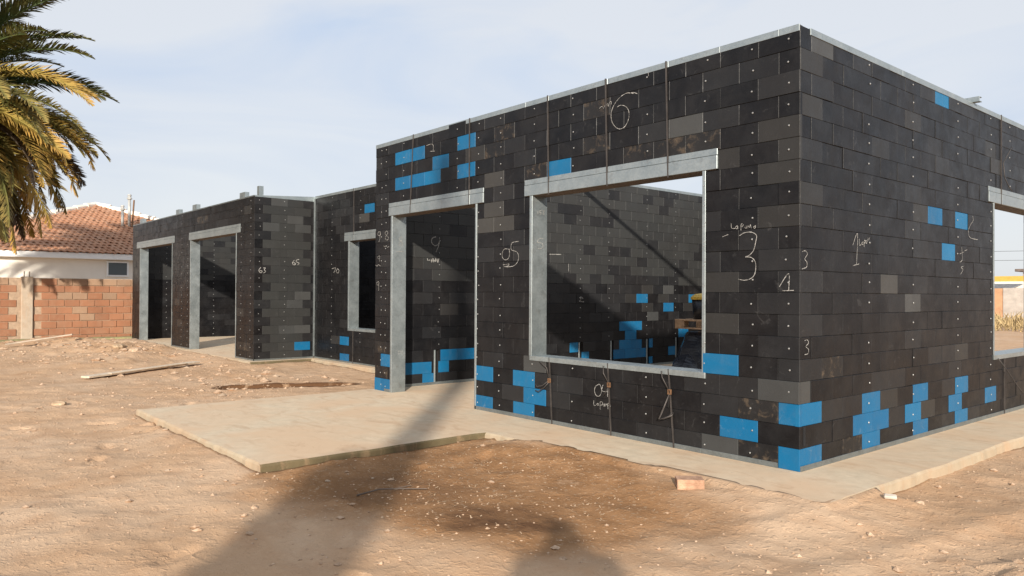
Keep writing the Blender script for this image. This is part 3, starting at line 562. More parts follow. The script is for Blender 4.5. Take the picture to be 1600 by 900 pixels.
strap(0, 1.46, -8.83, 2.07, 2.96, .01); strap(0, 1.46, -8.83, .0, .55, .01); s4 = strap(90, 0, 3.91, 2.11, 3.013, .01); s5 = strap(90, 0, 4.0, .003, .56, .01)
def tail(parent, ang, fix, pts, r=.0045):
    mb = MB(); mb.tube([wallT(ang, fix, a, n, z) for a, n, z in pts], r, 5); mb.build('loose_tail', m_strap, parent, True)
for st_, s, z in zip(st2, (-2.427,-1.697,-1.065), (.395,.425,.43)):
    mb = MB(); p = wallT(0, 0, s, .013, z)
    mb.box(p.x-.016, p.x+.016, p.y-.012, p.y, p.z-.02, p.z-.012); mb.box(p.x-.016, p.x+.016, p.y-.012, p.y, p.z+.012, p.z+.02); mb.box(p.x-.016, p.x-.009, p.y-.012, p.y, p.z-.012, p.z+.012); mb.box(p.x+.009, p.x+.016, p.y-.012, p.y, p.z-.012, p.z+.012)
    mb.build('buckle', m_rust, st_)
tail(st2[0], 0, 0, [(-2.56,.02,.56),(-2.50,.04,.545),(-2.45,.03,.51),(-2.43,.02,.42)]); tail(st2[0], 0, 0, [(-2.62,.02,.36),(-2.56,.05,.33),(-2.49,.045,.345),(-2.44,.02,.39)]); tail(st2[0], 0, 0, [(-2.62,.015,.285),(-2.55,.04,.285),(-2.48,.035,.325),(-2.43,.02,.38)])
tail(st2[1], 0, 0, [(-1.76,.02,.58),(-1.745,.035,.52),(-1.70,.02,.44)]); tail(st2[1], 0, 0, [(-1.70,.02,.41),(-1.72,.035,.36),(-1.75,.02,.33)])
tail(st2[2], 0, 0, [(-1.15,.015,.585),(-1.12,.04,.54),(-1.07,.02,.44)]); tail(st2[2], 0, 0, [(-1.065,.02,.41),(-1.10,.05,.30),(-1.135,.06,.215),(-1.09,.055,.225),(-1.02,.045,.255),(-1.02,.035,.275),(-1.06,.03,.245)], .0075)
tail(s4, 90, 0, [(4.16,.03,2.72),(4.02,.035,2.63),(3.93,.02,2.53),(3.935,.03,2.38),(4.0,.05,2.29),(4.09,.05,2.26)]); tail(s5, 90, 0, [(3.78,.02,.57),(3.95,.05,.44),(4.2,.06,.28),(4.7,.04,.06)], .005)
# screws, one per course along the hidden studs
scr = MB()
def screw(ang, fix, s, z, r=.0062):
    n = 6; v = [wallT(ang, fix, s+r*math.cos(k*6.283/n), .0045, z+r*math.sin(k*6.283/n)) for k in range(n)] + [wallT(ang, fix, s+.55*r*math.cos(k*6.283/n), .009, z+.55*r*math.sin(k*6.283/n)) for k in range(n)]
    scr.add(v, [tuple(range(6, 12))] + [(k, (k+1) % n, n+(k+1) % n, n+k) for k in range(n)])
def screws(ang, fix, cols, ch, rows, opens, r=.0062, s0=0):
    for s, za, zb in cols:
        for i in range(rows):
            z = (i+.5)*ch+random.gauss(0,.006); ss = s+random.gauss(0,.006)
            if za <= z <= zb and random.random() < .93 and not any(o[0]-.01 < ss < o[1]+.01 and o[2] < z < o[3] for o in opens): screw(ang, fix, ss, z, r)
opA = [DOOR, WIN, (-5.275,-3.43,2.1,2.27), (-2.8,-.645,2.1,2.27)]
screws(0, 0, [(-.08,.45,3),(-.36,0,3),(-.755,0,3),(-1.31,2.2,3),(-1.31,0,.6),(-2.15,2.2,3),(-2.15,0,.6),(-2.67,0,3),(-3.16,0,3),(-3.52,0,3),(-3.88,2.3,3),(-4.95,2.3,3),(-5.44,0,3),(-5.34,0,3)], CH, 20, opA, .0075)
screws(90, 0, [(1.01,0,3),(1.80,0,3),(2.77,0,3),(3.62,0,3),(4.17,2.2,3)], CH, 20, [(3.7,5.3,.6,2.27)], .008)
screws(90, -5.57, [(.94,.4,3),(3.57,.4,3),(4.22,.4,3),(5.15,.4,3),(5.92,.4,3),(6.8,0,3)], CH, 20, [], .0075)
screws(0, 1.46, [(-9.62,0,3),(-8.6,2.2,2.9),(-8.6,0,.55)], .1475, 20, [], .008); screws(90, -10.3, [(.42,0,2.9),(.88,0,2.9)], .1515, 19, [], .009)
screws(0, .33, [(-10.45,0,2.9),(-10.9,0,2.8),(-14.3,0,2.9),(-13.9,0,2.2)], .1515, 19, [], .009); screws(90, -18.12, [(1.1,0,2.9),(2.3,0,2.9)], .1515, 19, [], .011)
for z in [.2+.15*k for k in range(13)]:      # jamb fixings
    for s in (-5.207, -3.553, -2.707, -.763): 
        if s < -3 or z > .65: scr.add([Vector((s+.006*math.cos(k*1.047), -.0105, z+.006*math.sin(k*1.047))) for k in range(6)], [tuple(range(6))])
scr.build('screws', m_screw, house, kind='stuff')
# exposed stud feet in the partition
mb = MB()
for s in SLOTS:
    mb.box(-5.60, -5.566, s-.004, s+.016, .0, .449)
for i, s in enumerate(SLOTS):
    mb = MB(); mb.cbox(-5.61, -5.562, s-.004, s+.018, .0, .449, .002); mb.build('stud', m_galv, house)
# black strip painted as the shade of a slit in the corner block and pale chip on the next one
mb = MB(); mb.box(-.003, .0035, .045, .075, .165, .295); mb.build('slit_shade_strip', m_slit_shade, house)
# chalk marks
FR = {'A': (0, 0), 'B': (90, 0), 'R': (90, -5.57), 'C': (0, 1.46), 'D': (90, -10.3), 'P': (90, -5.19), 'J': (90, -2.69)}
for wname, strokes in CHALK:
    ang, fix = FR[wname]; big = max(p[1] for s in strokes for p in s)-min(p[1] for s in strokes for p in s)
    hw = {'R': .005, 'C': .0055, 'D': .0055}.get(wname, .0019 if big < .07 else .0026); mb = MB()
    for s in strokes:
        pts = []; 
        for i in range(len(s)-1):          # Catmull-Rom smoothing
            p0, p1, p2, p3 = s[max(i-1,0)], s[i], s[i+1], s[min(i+2, len(s)-1)]
            for t in (0, .25, .5, .75): pts.append(tuple(.5*((2*p1[k])+(-p0[k]+p2[k])*t+(2*p0[k]-5*p1[k]+4*p2[k]-p3[k])*t*t+(-p0[k]+3*p1[k]-3*p2[k]+p3[k])*t**3) for k in (0,1)))
        pts.append(s[-1]); v = []; lft = []
        for i, p in enumerate(pts):
            a, b = pts[max(i-1,0)], pts[min(i+1,len(pts)-1)]; dx, dz = b[0]-a[0], b[1]-a[1]; l = math.hypot(dx, dz) or 1; w_ = hw*random.uniform(.65,1.2)
            v += [wallT(ang, fix, p[0]-dz/l*w_, .0055, p[1]+dx/l*w_), wallT(ang, fix, p[0]+dz/l*w_, .0055, p[1]-dx/l*w_)]
        mb.add(v, [(2*i, 2*i+1, 2*i+3, 2*i+2) for i in range(len(pts)-1)])
    mb.build('chalk_mark', m_chalk, house)
# tie beam across the big room, its ends standing on the walls; channel stubs on the wing
mb = MB(); mb.cbox(-5.72, .06, 3.14, 3.15, 3.012, 3.06, .001); mb.cbox(-5.72, .06, 3.15, 3.205, 3.012, 3.02, .001); mb.cbox(-5.72, .06, 3.15, 3.205, 3.053, 3.06, .001); mb.build('tie_beam', m_galv, house)
for s, w_, h in ((-14.95,.22,.13),(-13.8,.26,.14),(-11.12,.26,.13),(-10.38,.09,.17),(-17.88,.26,.14)):
    mb = MB(); mb.box(s-w_/2, s+w_/2, .42, .425, 2.89, 2.89+h); mb.box(s-w_/2, s-w_/2+.006, .425, .50, 2.89, 2.89+h); mb.box(s+w_/2-.006, s+w_/2, .425, .50, 2.89, 2.89+h); mb.build('channel_stub', m_galv, house)

# ------------------------------------------------------------------ things inside the big room
m_wood = simple('pallet_wood', (.42,.27,.16), .85, 0, .35, 14, .3); m_plastic = simple('black_plastic', (.026,.029,.038), .22, 0, .2, 4, .1)
m_bucket = simple('dark_bucket', (.012,.014,.02), .35, 0, .1); m_yellow = simple('yellow_plastic', (.62,.40,.06), .5, 0, .2, 20)
px, py, pz = -3.72, 3.5, .735
pal = empty('wooden_pallet', (px, py, pz), 'weathered wooden pallet lying on the plastic covered pile inside the window', 'pallet')
for k in range(5): mb = MB(); y = py+k*.235; mb.cbox(px, px+1.1, y, y+.11, pz+.105, pz+.127, .003); mb.build('plank', m_wood, pal)
for k in range(3): mb = MB(); y = py+k*.47; mb.cbox(px, px+1.1, y, y+.11, pz, pz+.02, .003); mb.build('plank', m_wood, pal)
for i in range(3):
    for k in range(3): mb = MB(); x, y = px+i*.475, py+k*.47+.002; mb.cbox(x, x+.15, y, y+.106, pz+.021, pz+.104, .004); mb.build('block', m_wood, pal)
bk = empty('bucket', (px+.30, py+.22, pz+.128), 'black bucket with yellow lid standing on the wooden pallet', 'bucket')
mb = MB(); n = 20; prof = [(0,0),(.125,0),(.15,.27),(.155,.27),(.155,.285),(0,.285)]
def lathe(mb, cx, cy, cz, prof, n=20, mi=0):
    b = len(mb.v)
    for r, z in prof:
        for k in range(n): mb.v.append((cx+max(r,.0005)*math.cos(6.2832*k/n), cy+max(r,.0005)*math.sin(6.2832*k/n), cz+z))
    for i in range(len(prof)-1):
        for k in range(n): mb.f.append((b+i*n+k, b+i*n+(k+1)%n, b+(i+1)*n+(k+1)%n, b+(i+1)*n+k)); mb.m.append(mi)
lathe(mb, bk.location.x, bk.location.y, bk.location.z, [(0,0),(.125,0),(.15,.262),(0,.262)]); mb.build('pail', m_bucket, bk, True)
mb = MB(); lathe(mb, bk.location.x, bk.location.y, bk.location.z+.262, [(0,0),(.163,0),(.165,.035),(.15,.04),(.14,.055),(.10,.075),(0,.085)]); mb.build('lid', m_yellow, bk)
# pile under black sheeting: crumpled drape
g = 44; v = []; fcs = []
for j in range(g+1):
    for i in range(g+1):
        a = i/g; r = j/g; th = a*6.2832; x = math.cos(th); y = math.sin(th); k = max(abs(x), abs(y)); x, y = x/k, y/k
        fold = float(fbm(th*2.2+3, r*3.2, 4, 17))-.5; fold2 = abs(float(vnoise(th*5, r*7, 23))-.5)
        rr = min(1, r*1.9); hz = 1-max(0, (r-.5)/.5)**.85
        sx = .50*rr + .34*max(0, r-.5)*(1+2.2*fold); sy = .46*rr + .40*max(0, r-.5)*(1+2.2*fold)
        v.append((px+.56+x*sx+.10*fold, py+.55+y*sy+.1*fold, max(.012, (pz-.012)*hz+(.10*fold-.1*fold2)*(1 if r > .55 else .15)) - (0.03 if r <= .55 else 0)))
for j in range(g):
    for i in range(g): b = j*(g+1)+i; fcs.append((b, b+1, b+g+2, b+g+1))
mb = MB(); mb.add(v, fcs); o = mb.build('plastic_sheet', m_plastic); tag(o, 'crumpled black plastic sheeting over a pile below the wooden pallet', 'plastic sheet')
mb = MB(); v = []; fcs = []
for j in range(9):
    for i in range(13):
        v.append((-4.35+i*.075+.02*float(vnoise(i, j, 3)), 2.9+j*.07, .012+.10*max(0, float(fbm(i*.5, j*.5, 3, 44))-.3)))
for j in range(8):
    for i in range(12): b = j*13+i; fcs.append((b, b+1, b+14, b+13))
mb.add(v, fcs); o = mb.build('plastic_scrap', m_plastic); tag(o, 'loose scrap of dark plastic on the floor left of the covered pile', 'plastic scrap')

# ------------------------------------------------------------------ loose things on the ground
def gz(x, y): return float(gheight(np.array([x]), np.array([y]))[0])
m_plank = simple('bleached_wood', (.55,.45,.34), .9, 0, .2, 10, .3); m_hollow = simple('pink_brick', (.38,.205,.125), .9, 0, .3, 14, .4, (.44,.275,.18)); m_white = simple('white_rubble', (.50,.44,.37), .9)
def board(name, a, b, w, th, label, cat='board', mat=None):
    a, b = Vector(a), Vector(b); d = (b-a); ang = math.atan2(d.y, d.x); T = Matrix.Translation(a) @ Matrix.Rotation(ang, 4, 'Z') @ Matrix.Rotation(-math.asin(max(-1, min(1, d.z/d.length))), 4, 'Y')
    mb = MB(); mb.cbox(0, d.length, -w/2, w/2, 0, th, .004, 0, T); o = mb.build(name, mat or m_plank); tag(o, label, cat); return o
za, zb = gz(-9.87,-2.33), gz(-10.97,-.4)
board('board', (-9.80,-2.36,za+.02), (-10.95,-.42,zb+.035), .16, .03, 'long bleached board lying on the sand before the garage wing')
board('board', (-9.95,-2.0,gz(-9.95,-2)+.045), (-10.72,-.68,gz(-10.72,-.68)+.06), .07, .02, 'narrow pale batten lying on top of the long board')
board('board', (-17.0,-2.5,gz(-17,-2.5)+.06), (-16.6,-1.3,gz(-16.6,-1.3)+.12), .14, .03, 'short grey board leaning on the spoil near the brick fence', mat=simple('grey_wood', (.38,.31,.24), .9))
a = math.atan2(.15,.10); bx, by = -.30, -.92; bz = gz(bx, by)
br = empty('loose_brick', (bx, by, 0), 'pink hollow brick lying at the edge of the concrete apron', 'brick'); br.rotation_euler.z = 0
T = Matrix.Translation((bx, by, bz-.035)) @ Matrix.Rotation(R(46), 4, 'Z')
mb = MB(); L_, H_, D_ = .165, .095, .11; wl = .012
mb.box(0, L_, 0, wl, 0, H_, 0, T); mb.box(0, L_, D_-wl, D_, 0, H_, 0, T); mb.box(0, L_, wl, D_-wl, 0, wl, 0, T); mb.box(0, L_, wl, D_-wl, H_-wl, H_, 0, T); mb.box(0, L_, D_/2-.005, D_/2+.005, wl, H_-wl, 0, T); mb.box(.0, L_, wl, D_/2-.005, H_/2-.005, H_/2+.005, 0, T); mb.box(.0, L_, D_/2+.005, D_-wl, H_/2-.005, H_/2+.005, 0, T)
for k in range(3): mb.box(.004, L_-.004, -.003, .0, .014+k*.03, .03+k*.03, 0, T)
mb.build('hollow_shell', m_hollow, br)
mb = MB(); T = Matrix.Translation((.62,-.22,gz(.95,-.3)+.0)) @ Matrix.Rotation(R(25), 4, 'Z') @ Matrix.Rotation(R(18), 4, 'X'); T.translation = (.63,-.09,gz(.63,-.09)+.005); mb.cbox(-.035,.035,-.018,.018,0,.022,.006,0,T); o = mb.build('rubble_chip', m_white); tag(o, 'small whitish broken tile chip right of the apron corner', 'rubble')
def rock(name, x, y, r, label, mat, flat=.6):
    bm = bmesh.new(); bmesh.ops.create_icosphere(bm, subdivisions=3, radius=r)
    for v_ in bm.verts:
        p = v_.co/r; k = .75+.5*float(fbm(p.x*1.7+x, p.y*1.7+p.z*1.3+y, 3, 7)); v_.co = Vector((v_.co.x*k*1.15, v_.co.y*k*.9, v_.co.z*k*flat))
    me = bpy.data.meshes.new(name); bm.to_mesh(me); bm.free(); me.materials.append(mat); o = bpy.data.objects.new(name, me); o.location = (x, y, gz(x, y)+r*.15); o.rotation_euler.z = x*3; COL.objects.link(o); tag(o, label, 'stone')
rock('stone', -13.6,-.75,.15,'big flat earth lump in front of the pier between the garage openings', m_clod)
rock('stone', -14.9,-.75,.13,'pale earth lump on the spoil heap left of the pier', m_straw, .5)
rock('stone', .74,.05,.032,'small brown stone right beside the whitish tile chip', m_clod)
rock('stone', -7.0,-3.15,.07,'pale stone alone on the open sand at lower left', m_straw, .45)

mb = MB(); t0 = Vector((-2.08,-2.72,0)); pts_ = [(-1.62,-2.42),(-1.55,-2.30),(-1.44,-2.20),(-1.36,-2.07)]; mb.tube([(x, y, gz(x, y)+.012+.006*i) for i, (x, y) in enumerate(pts_)], [.006,.005,.004,.003], 5); mb.tube([(-1.50,-2.25,gz(-1.5,-2.25)+.015),(-1.47,-2.12,gz(-1.47,-2.12)+.03)], .003, 4)
o = mb.build('twig', simple('grey_twig', (.13,.10,.08), .9)); tag(o, 'dark dry twig lying on the damp brown soil', 'twig')
# ------------------------------------------------------------------ brick boundary fence
fence = empty('brick_fence', (-19.5, -2, -.1), 'orange hollow brick boundary fence with a concrete post', 'fence')
m_fb = [block_mat('fence_brick', (.28,.125,.068), (.345,.162,.09), .5, (.5,.36,.25), rough=(.8,.95)), block_mat('pale_fence_brick', (.29,.18,.115), (.35,.225,.145), .4, (.5,.4,.3), rough=(.8,.95))]
m_mort = simple('mortar', (.36,.26,.18), .95, 0, .2, 12, .4)
mb = MB(); mb.box(-19.64,-19.512,-7,2.6,-.2,1.53); mb.build('mortar', m_mort, fence)
fm = {}
for r in range(9):
    z = -.1+r*.181; y = -7+(.17 if r % 2 else 0)
    while y < 2.6:
        l = .345; c = 0 if random.random() > (.9 if r == 8 else .07) else 1
        if abs(y+.17+1.78) > .26:
            if (r, c) not in fm:
                b = MB(); b.cbox(0, .06, 0, .334, 0, .168 if r < 8 else .16, .006); fm[r, c] = b.mesh('brick', m_fb[c])
            o = bpy.data.objects.new('brick', fm[r, c]); o.location = (-19.552+random.gauss(0,.003), y+.005, z+.006); o.rotation_euler = (random.gauss(0,.006), 0, random.gauss(0,.008)); COL.objects.link(o); attach(o, fence)
        y += l
mb = MB(); mb.cbox(-19.66,-19.45,-1.91,-1.66,-.2,1.56,.012); po = mb.build('post', m_concpost, fence)
for dy in (-.06, .05):
    for dx in (-.05,.05): mb = MB(); mb.tube([(-19.55+dx,-1.785+dy,1.55),(-19.55+dx,-1.785+dy+.005,1.69)], .006, 5); mb.build('rebar', m_rust, po)
mb = MB(); yy = np.arange(-7, 1.0, .12); v = []
for y in yy: 
    w_ = .16+.1*float(fbm(y*1.5, 2, 3)); v += [(-19.44, y, .0+.02*float(vnoise(y*4, 1))), (-19.44+w_, y, -.015+.02*float(vnoise(y*5, 7))), (-19.44+w_+.03, y, -.2)]
mb.add(v, [t for i in range(len(yy)-1) for t in ((3*i, 3*i+1, 3*i+4, 3*i+3), (3*i+1, 3*i+2, 3*i+5, 3*i+4))]); o = mb.build('fence_footing', simple('mossy_concrete', (.30,.25,.15), .95, 0, .35, 6, .4, (.26,.26,.12))); tag(o, 'mossy concrete footing along the brick fence', 'footing', kind='structure')

# ------------------------------------------------------------------ neighbour house
nb = empty('neighbour_house', (-32, 2.3, 0), 'white neighbour house with hipped red tile roof behind the brick fence', 'house')
m_wwall = simple('cream_plaster', (.80,.76,.68), .9, 0, .05, 2, .1); m_tile = block_mat('clay_tile', (.40,.185,.098), (.46,.245,.145), .45, (.42,.32,.26), rough=(.7,.9)); m_ridge = simple('whitewashed_ridge', (.78,.70,.60), .9, 0, .2, 4)
m_fasc = simple('white_paint', (.82,.83,.82), .6, 0, .05, 3, .05); m_glass, t_, p_ = newmat('window_glass'); p_.inputs['Base Color'].default_value = (.10,.12,.13,1); p_.inputs['Roughness'].default_value = .5; p_.inputs['Specular IOR Level'].default_value = .25
mb = MB(); mb.box(-37.5,-26.22,-3.3,7.9,-.2,2.42); mb.build('wall', m_wwall, nb)
EX, AX, EZ, AZ, EYc, EYh = -26.0, -32.0, 2.42, 4.66, 2.25, 6.3
mb = MB(); mb.cbox(EX-.06, EX, EYc-EYh, EYc+EYh, 2.30, 2.50, .008); mb.build('fascia', m_fasc, nb)
mb = MB(); mb.box(-38.2, EX-.07, EYc-EYh, EYc+EYh, 2.30, 2.33); mb.build('eave_soffit', m_fasc, nb)
rt = MB(); rows = 22; pit = .19
for r in range(rows):                                   # each course of pantiles: scalloped strip with a step at its foot
    t0, t1 = r/rows, (r+1.12)/rows; x0, x1 = EX+.05+(AX-EX)*t0, EX+.05+(AX-EX)*min(1, t1); z0_, z1_ = EZ+.09+(AZ-EZ)*t0+.018, EZ+.09+(AZ-EZ)*min(1, t1)
    hw = EYh*(1-t0); nt_ = int(2*hw/pit)
    for k in range(nt_):
        y0 = EYc-hw+.02+k*pit; b = len(rt.v); dz = random.gauss(0,.006)
        ps = [(0,.0),(.12,.020),(.3,.028),(.48,.020),(.62,.002),(.82,-.004),(1.02,.0)]
        for u, h in ps: rt.v.append((x0, y0+u*pit, z0_+h+dz)); 
        for u, h in ps: rt.v.append((x1, y0+u*pit, z1_+h+dz))
        for u, h in ps: rt.v.append((x0-.004, y0+u*pit, z0_+h+dz-.024))
        m7 = len(ps)
        for i in range(m7-1): rt.f += [(b+i, b+i+1, b+m7+i+1, b+m7+i), (b+2*m7+i, b+2*m7+i+1, b+i+1, b+i)]; rt.m += [0, 0]
rt.build('roof_tiles', m_tile, nb, kind='stuff')
mb = MB(); C0, C1, A_ = (EX, EYc-EYh, EZ+.07), (EX, EYc+EYh, EZ+.07), (AX, EYc, AZ+.07); BK0, BK1, A2 = (-38.4, EYc-EYh, EZ+.07), (-38.4, EYc+EYh, EZ+.07), (-34, EYc, AZ+.07)
mb.add([C0, C1, A_, BK0, BK1, A2], [(0,1,2),(3,0,2,5),(1,4,5,2),(4,3,5)]); mb.build('roof', m_tile, nb)
for e in (C0, C1):
    mb = MB(); n_ = 14
    for k in range(n_):
        p0, p1 = Vector(e).lerp(Vector(A_), k/n_), Vector(e).lerp(Vector(A_), (k+1.1)/n_); p0.z += .06; p1.z += .03; mb.tube([p0, p1], [.13, .105], 8)
    mb.build('ridge_tiles', m_ridge, nb, kind='stuff')
wf = MB(); wf.cbox(-26.22,-26.18, 1.42,2.12,1.72,2.26,.004); wf = wf.build('window', m_fasc, nb)
mb = MB(); mb.box(-26.181,-26.172, 1.48,2.06,1.78,2.20); mb.build('pane', m_glass, wf)
m_flue = simple('zinc_flue', (.42,.42,.40), .5, .2, .15)
for y, z1, r in ((2.84, 4.80, .055), (2.60, 4.36, .05)):
    mb = MB(); mb.tube([(-29.2,y,3.7),(-29.2,y,z1)], r, 10); fl = mb.build('vent_pipe', m_flue, nb, True)
    mb = MB(); lathe(mb, -29.2, y, z1-.02, [(0,.0),(r*1.7,.0),(r*1.75,.05),(r*1.05,.08),(r*1.05,.12),(r*1.6,.13),(r*1.1,.19),(0,.2)], 12); mb.build('cowl', m_flue, fl)
mb = MB(); mb.tube([(-29.1,2.92,3.7),(-29.1,2.98,4.75)], .03, 8); mb.build('rusty_pipe', m_rust, nb)

# ------------------------------------------------------------------ palm
m_trunk = simple('palm_bark', (.13,.09,.06), .95, 0, .4, 9, .6)
def frond_mat(name, c0, c1, tipc):
    m, t, p = newmat(name); v = pos(t); a = N(t, 'ShaderNodeAttribute', attribute_name='tip'); n = noise(t, v, 3, 4)
    col = mixc(t, ramp(t, mathn(t, 'ADD', a.outputs['Fac'], mathn(t, 'MULTIPLY', mathn(t, 'SUBTRACT', n, .5), .7)), .35, .85), mixc(t, n, c0, c1), tipc); t.links.new(col, p.inputs['Base Color'])
    p.inputs['Roughness'].default_value = .6; p.inputs['Specular IOR Level'].default_value = .2; return m
FM = [frond_mat('green_frond', (.035,.060,.022), (.075,.095,.030), (.14,.12,.04)), frond_mat('olive_frond', (.085,.095,.030), (.15,.145,.042), (.27,.20,.062)),
      frond_mat('golden_frond', (.18,.15,.035), (.31,.225,.05), (.42,.25,.065)), frond_mat('dead_frond', (.055,.042,.030), (.10,.075,.048), (.09,.062,.04))]
palm = empty('palm_tree', (-18.9, -3.85, 0), 'date palm with drooping golden and olive fronds at the left edge', 'palm')
PC = Vector((-18.9, -3.85, 5.62)); rp = random.Random(4)
mb = MB(); mb.tube([(-18.9+.03*math.sin(k), -3.85, -.2+k*.33) for k in range(18)], [.34+.04*(k % 2)+(.12 if k > 14 else 0) for k in range(18)], 14); mb.build('trunk', m_trunk, palm)
def frond(az, el, length, droop, mi, twist):
    ds = []; p = Vector((0,0,0)); e = el; n = 26; pts = [p.copy()]; dirs = []
    for i in range(n):
        d = Vector((math.cos(e), 0, math.sin(e))); dirs.append(d); p = p + d*length/n; pts.append(p.copy()); e -= droop/n*(.35+1.3*i/n); e = max(e, -1.5)
    dirs.append(dirs[-1]); mb = MB(); mb.tube(pts, [.034*(1-.85*i/n)+.004 for i in range(n+1)], 5); tips = [i/n*.5 for i in range(n+1) for _ in range(5)]
    side = Vector((0,1,0)); m = 104
    for k in range(m):
        u = .10+.9*k/m; fi = u*n; i = min(int(fi), n-1); q = pts[i].lerp(pts[i+1], fi-i); d = dirs[i]; up = d.cross(side)*-1
        if up.z < 0 and abs(d.z) < .9: up = -up
        ll = length*.135*(math.sin(math.pi*min(1, u*.85+.16))**.7)*rp.uniform(.8,1.15)+.06
        for sgn in (-1, 1):
            fw = rp.uniform(.62,.95); v = (d*fw + side*sgn*(.62+.15*rp.random()) + up*rp.uniform(.05,.5)).normalized()
            sag = Vector((0,0,-.16*ll*rp.uniform(.3,1.3))); wv = (d*.9-v*.2).normalized()*.021*rp.uniform(.8,1.2)
            b = len(mb.v); mid_ = q+v*ll*.55; end = q+v*ll+sag
            mb.v += [tuple(q-wv*.6), tuple(q+wv*.6), tuple(mid_+wv), tuple(mid_-wv), tuple(end)]; mb.f += [(b, b+1, b+2, b+3), (b+3, b+2, b+4)]; mb.m += [0, 0]; tips += [u*.5+.0, u*.5, u*.6+.2, u*.6+.2, u*.6+.45]
    T = Matrix.Rotation(az, 4, 'Z') @ Matrix.Rotation(twist, 4, 'X'); o = mb.build('frond', FM[mi], None, False)
    at = o.data.attributes.new('tip', 'FLOAT', 'POINT'); at.data.foreach_set('value', tips)
    base = PC + Vector((math.cos(az), math.sin(az), 0))*.3*math.cos(el) + Vector((0,0,.28*math.sin(el)))
    o.matrix_world = Matrix.Translation(base) @ T; o.parent = palm; o.matrix_parent_inverse = Matrix.Translation(palm.location).inverted()
for k in range(190):
    az = k*2.39996; s = (k+.5)/190; el = R(82-142*s**.9+rp.uniform(-7,7)); length = rp.uniform(3.1,4.0)*(1-.02*s)
    dr = rp.uniform(.7,1.15)*(1.1+.15*s); mi = 0 if s < .4 else (1 if s < .62 else (2 if rp.random() < .55 else 1)); 
    if s > .9: mi = 3
    if .3 < s < .6 and rp.random() < .22: mi = 2
    frond(az, el, length, dr, mi, rp.uniform(-.5,.5))
for k in range(50):
    frond(k*.127+rp.random()*.2, R(rp.uniform(-84,-45)), rp.uniform(2.4,3.4), .5, (3, 3, 1)[k % 3], rp.uniform(-.6,.6))
for k in range(26):
    frond(R(-35+170*k/26+rp.uniform(-5,5)), R(rp.uniform(-38,4)), rp.uniform(3.2,3.85), rp.uniform(.9,1.3), (1, 2, 3, 1)[k % 4], rp.uniform(-.6,.6))

# ------------------------------------------------------------------ what shows through the right hand window
m_pan = simple('pale_fence_panel', (.46,.41,.36), .9, 0, .2, 3); m_orange = simple('orange_plaster', (.52,.29,.16), .9, 0, .2, 3)
yf = empty('yard_wall', (-10, 40, 0), 'pale panel yard wall beyond the dry grass', 'wall')
xx = -20.0; k = 0
while xx < 2: w_ = 1.15; mb = MB(); mb.cbox(xx+.01, xx+w_-.01, 40+.02*(k % 2), 40.12, -.1, 1.62+.02*(k % 3), .01); mb.build('panel', m_orange if xx < -11.2 else m_pan, yf); xx += w_; k += 1
fh = empty('yellow_roofed_shed', (-14, 46, 0), 'low shed with yellow fascia and grey metal roof beyond the yard wall', 'shed')
mb = MB(); mb.box(-20,-11.5,46,52,-.1,2.1); mb.build('wall', m_wwall, fh); mb = MB(); mb.add([(-20.3,45.2,1.55),(-12.3,45.2,1.55),(-11.4,46.2,2.08),(-20.3,46.2,2.08),(-20.3,45.2,1.5),(-12.3,45.2,1.5),(-11.4,46.2,2.03),(-20.3,46.2,2.03)],[(0,1,2,3),(7,6,5,4),(0,4,5,1),(1,5,6,2)]); mb.build('roof', simple('grey_sheet_metal', (.16,.17,.19), .5, .3), fh)
mb = MB(); mb.cbox(-20.3,-11.42,46.1,46.2,2.1,2.42,.01); mb.build('fascia', simple('yellow_paint', (.58,.38,.08), .6, 0, .1), fh)
f2 = empty('pink_house', (-9, 54, 0), 'pinkish flat roofed house behind the yellow shed', 'house')
mb = MB(); mb.box(-13.8,-5,54,60,-.1,2.9); mb.build('wall', simple('pink_plaster', (.52,.36,.28), .9), f2); mb = MB(); mb.cbox(-14.2,-4.7,53.7,60.3,2.9,3.08,.02); mb.build('roof', simple('brown_roof_edge', (.16,.12,.10), .8), f2)
m_grass = simple('dry_grass', (.30,.215,.10), .9, 0, .3, 3, 0, (.38,.28,.14)); mb = MB()
for k in range(5200):
    x, y = random.uniform(-18,1), random.uniform(27,38.5); h = random.uniform(.25,.75)*(.4+1.0*float(vnoise(x*.5, y*.5, 3))); a = random.random()*6.28; w_ = random.uniform(.012,.03); dx, dy = math.cos(a)*w_, math.sin(a)*w_; lx, ly = random.gauss(0,.2), random.gauss(0,.2)
    mb.add([(x-dx,y-dy,-.1),(x+dx,y+dy,-.1),(x+lx*.5+dx*.6,y+ly*.5+dy*.6,h*.65-.1),(x+lx,y+ly,h-.1)], [(0,1,2),(0,2,3)])
o = mb.build('dry_grass', m_grass, kind='stuff'); tag(o, 'band of tall dry yellow grass in front of the far yard wall', 'grass')
m_twig = simple('bare_twigs', (.17,.14,.12), .95, 0, .3, 2, 0)
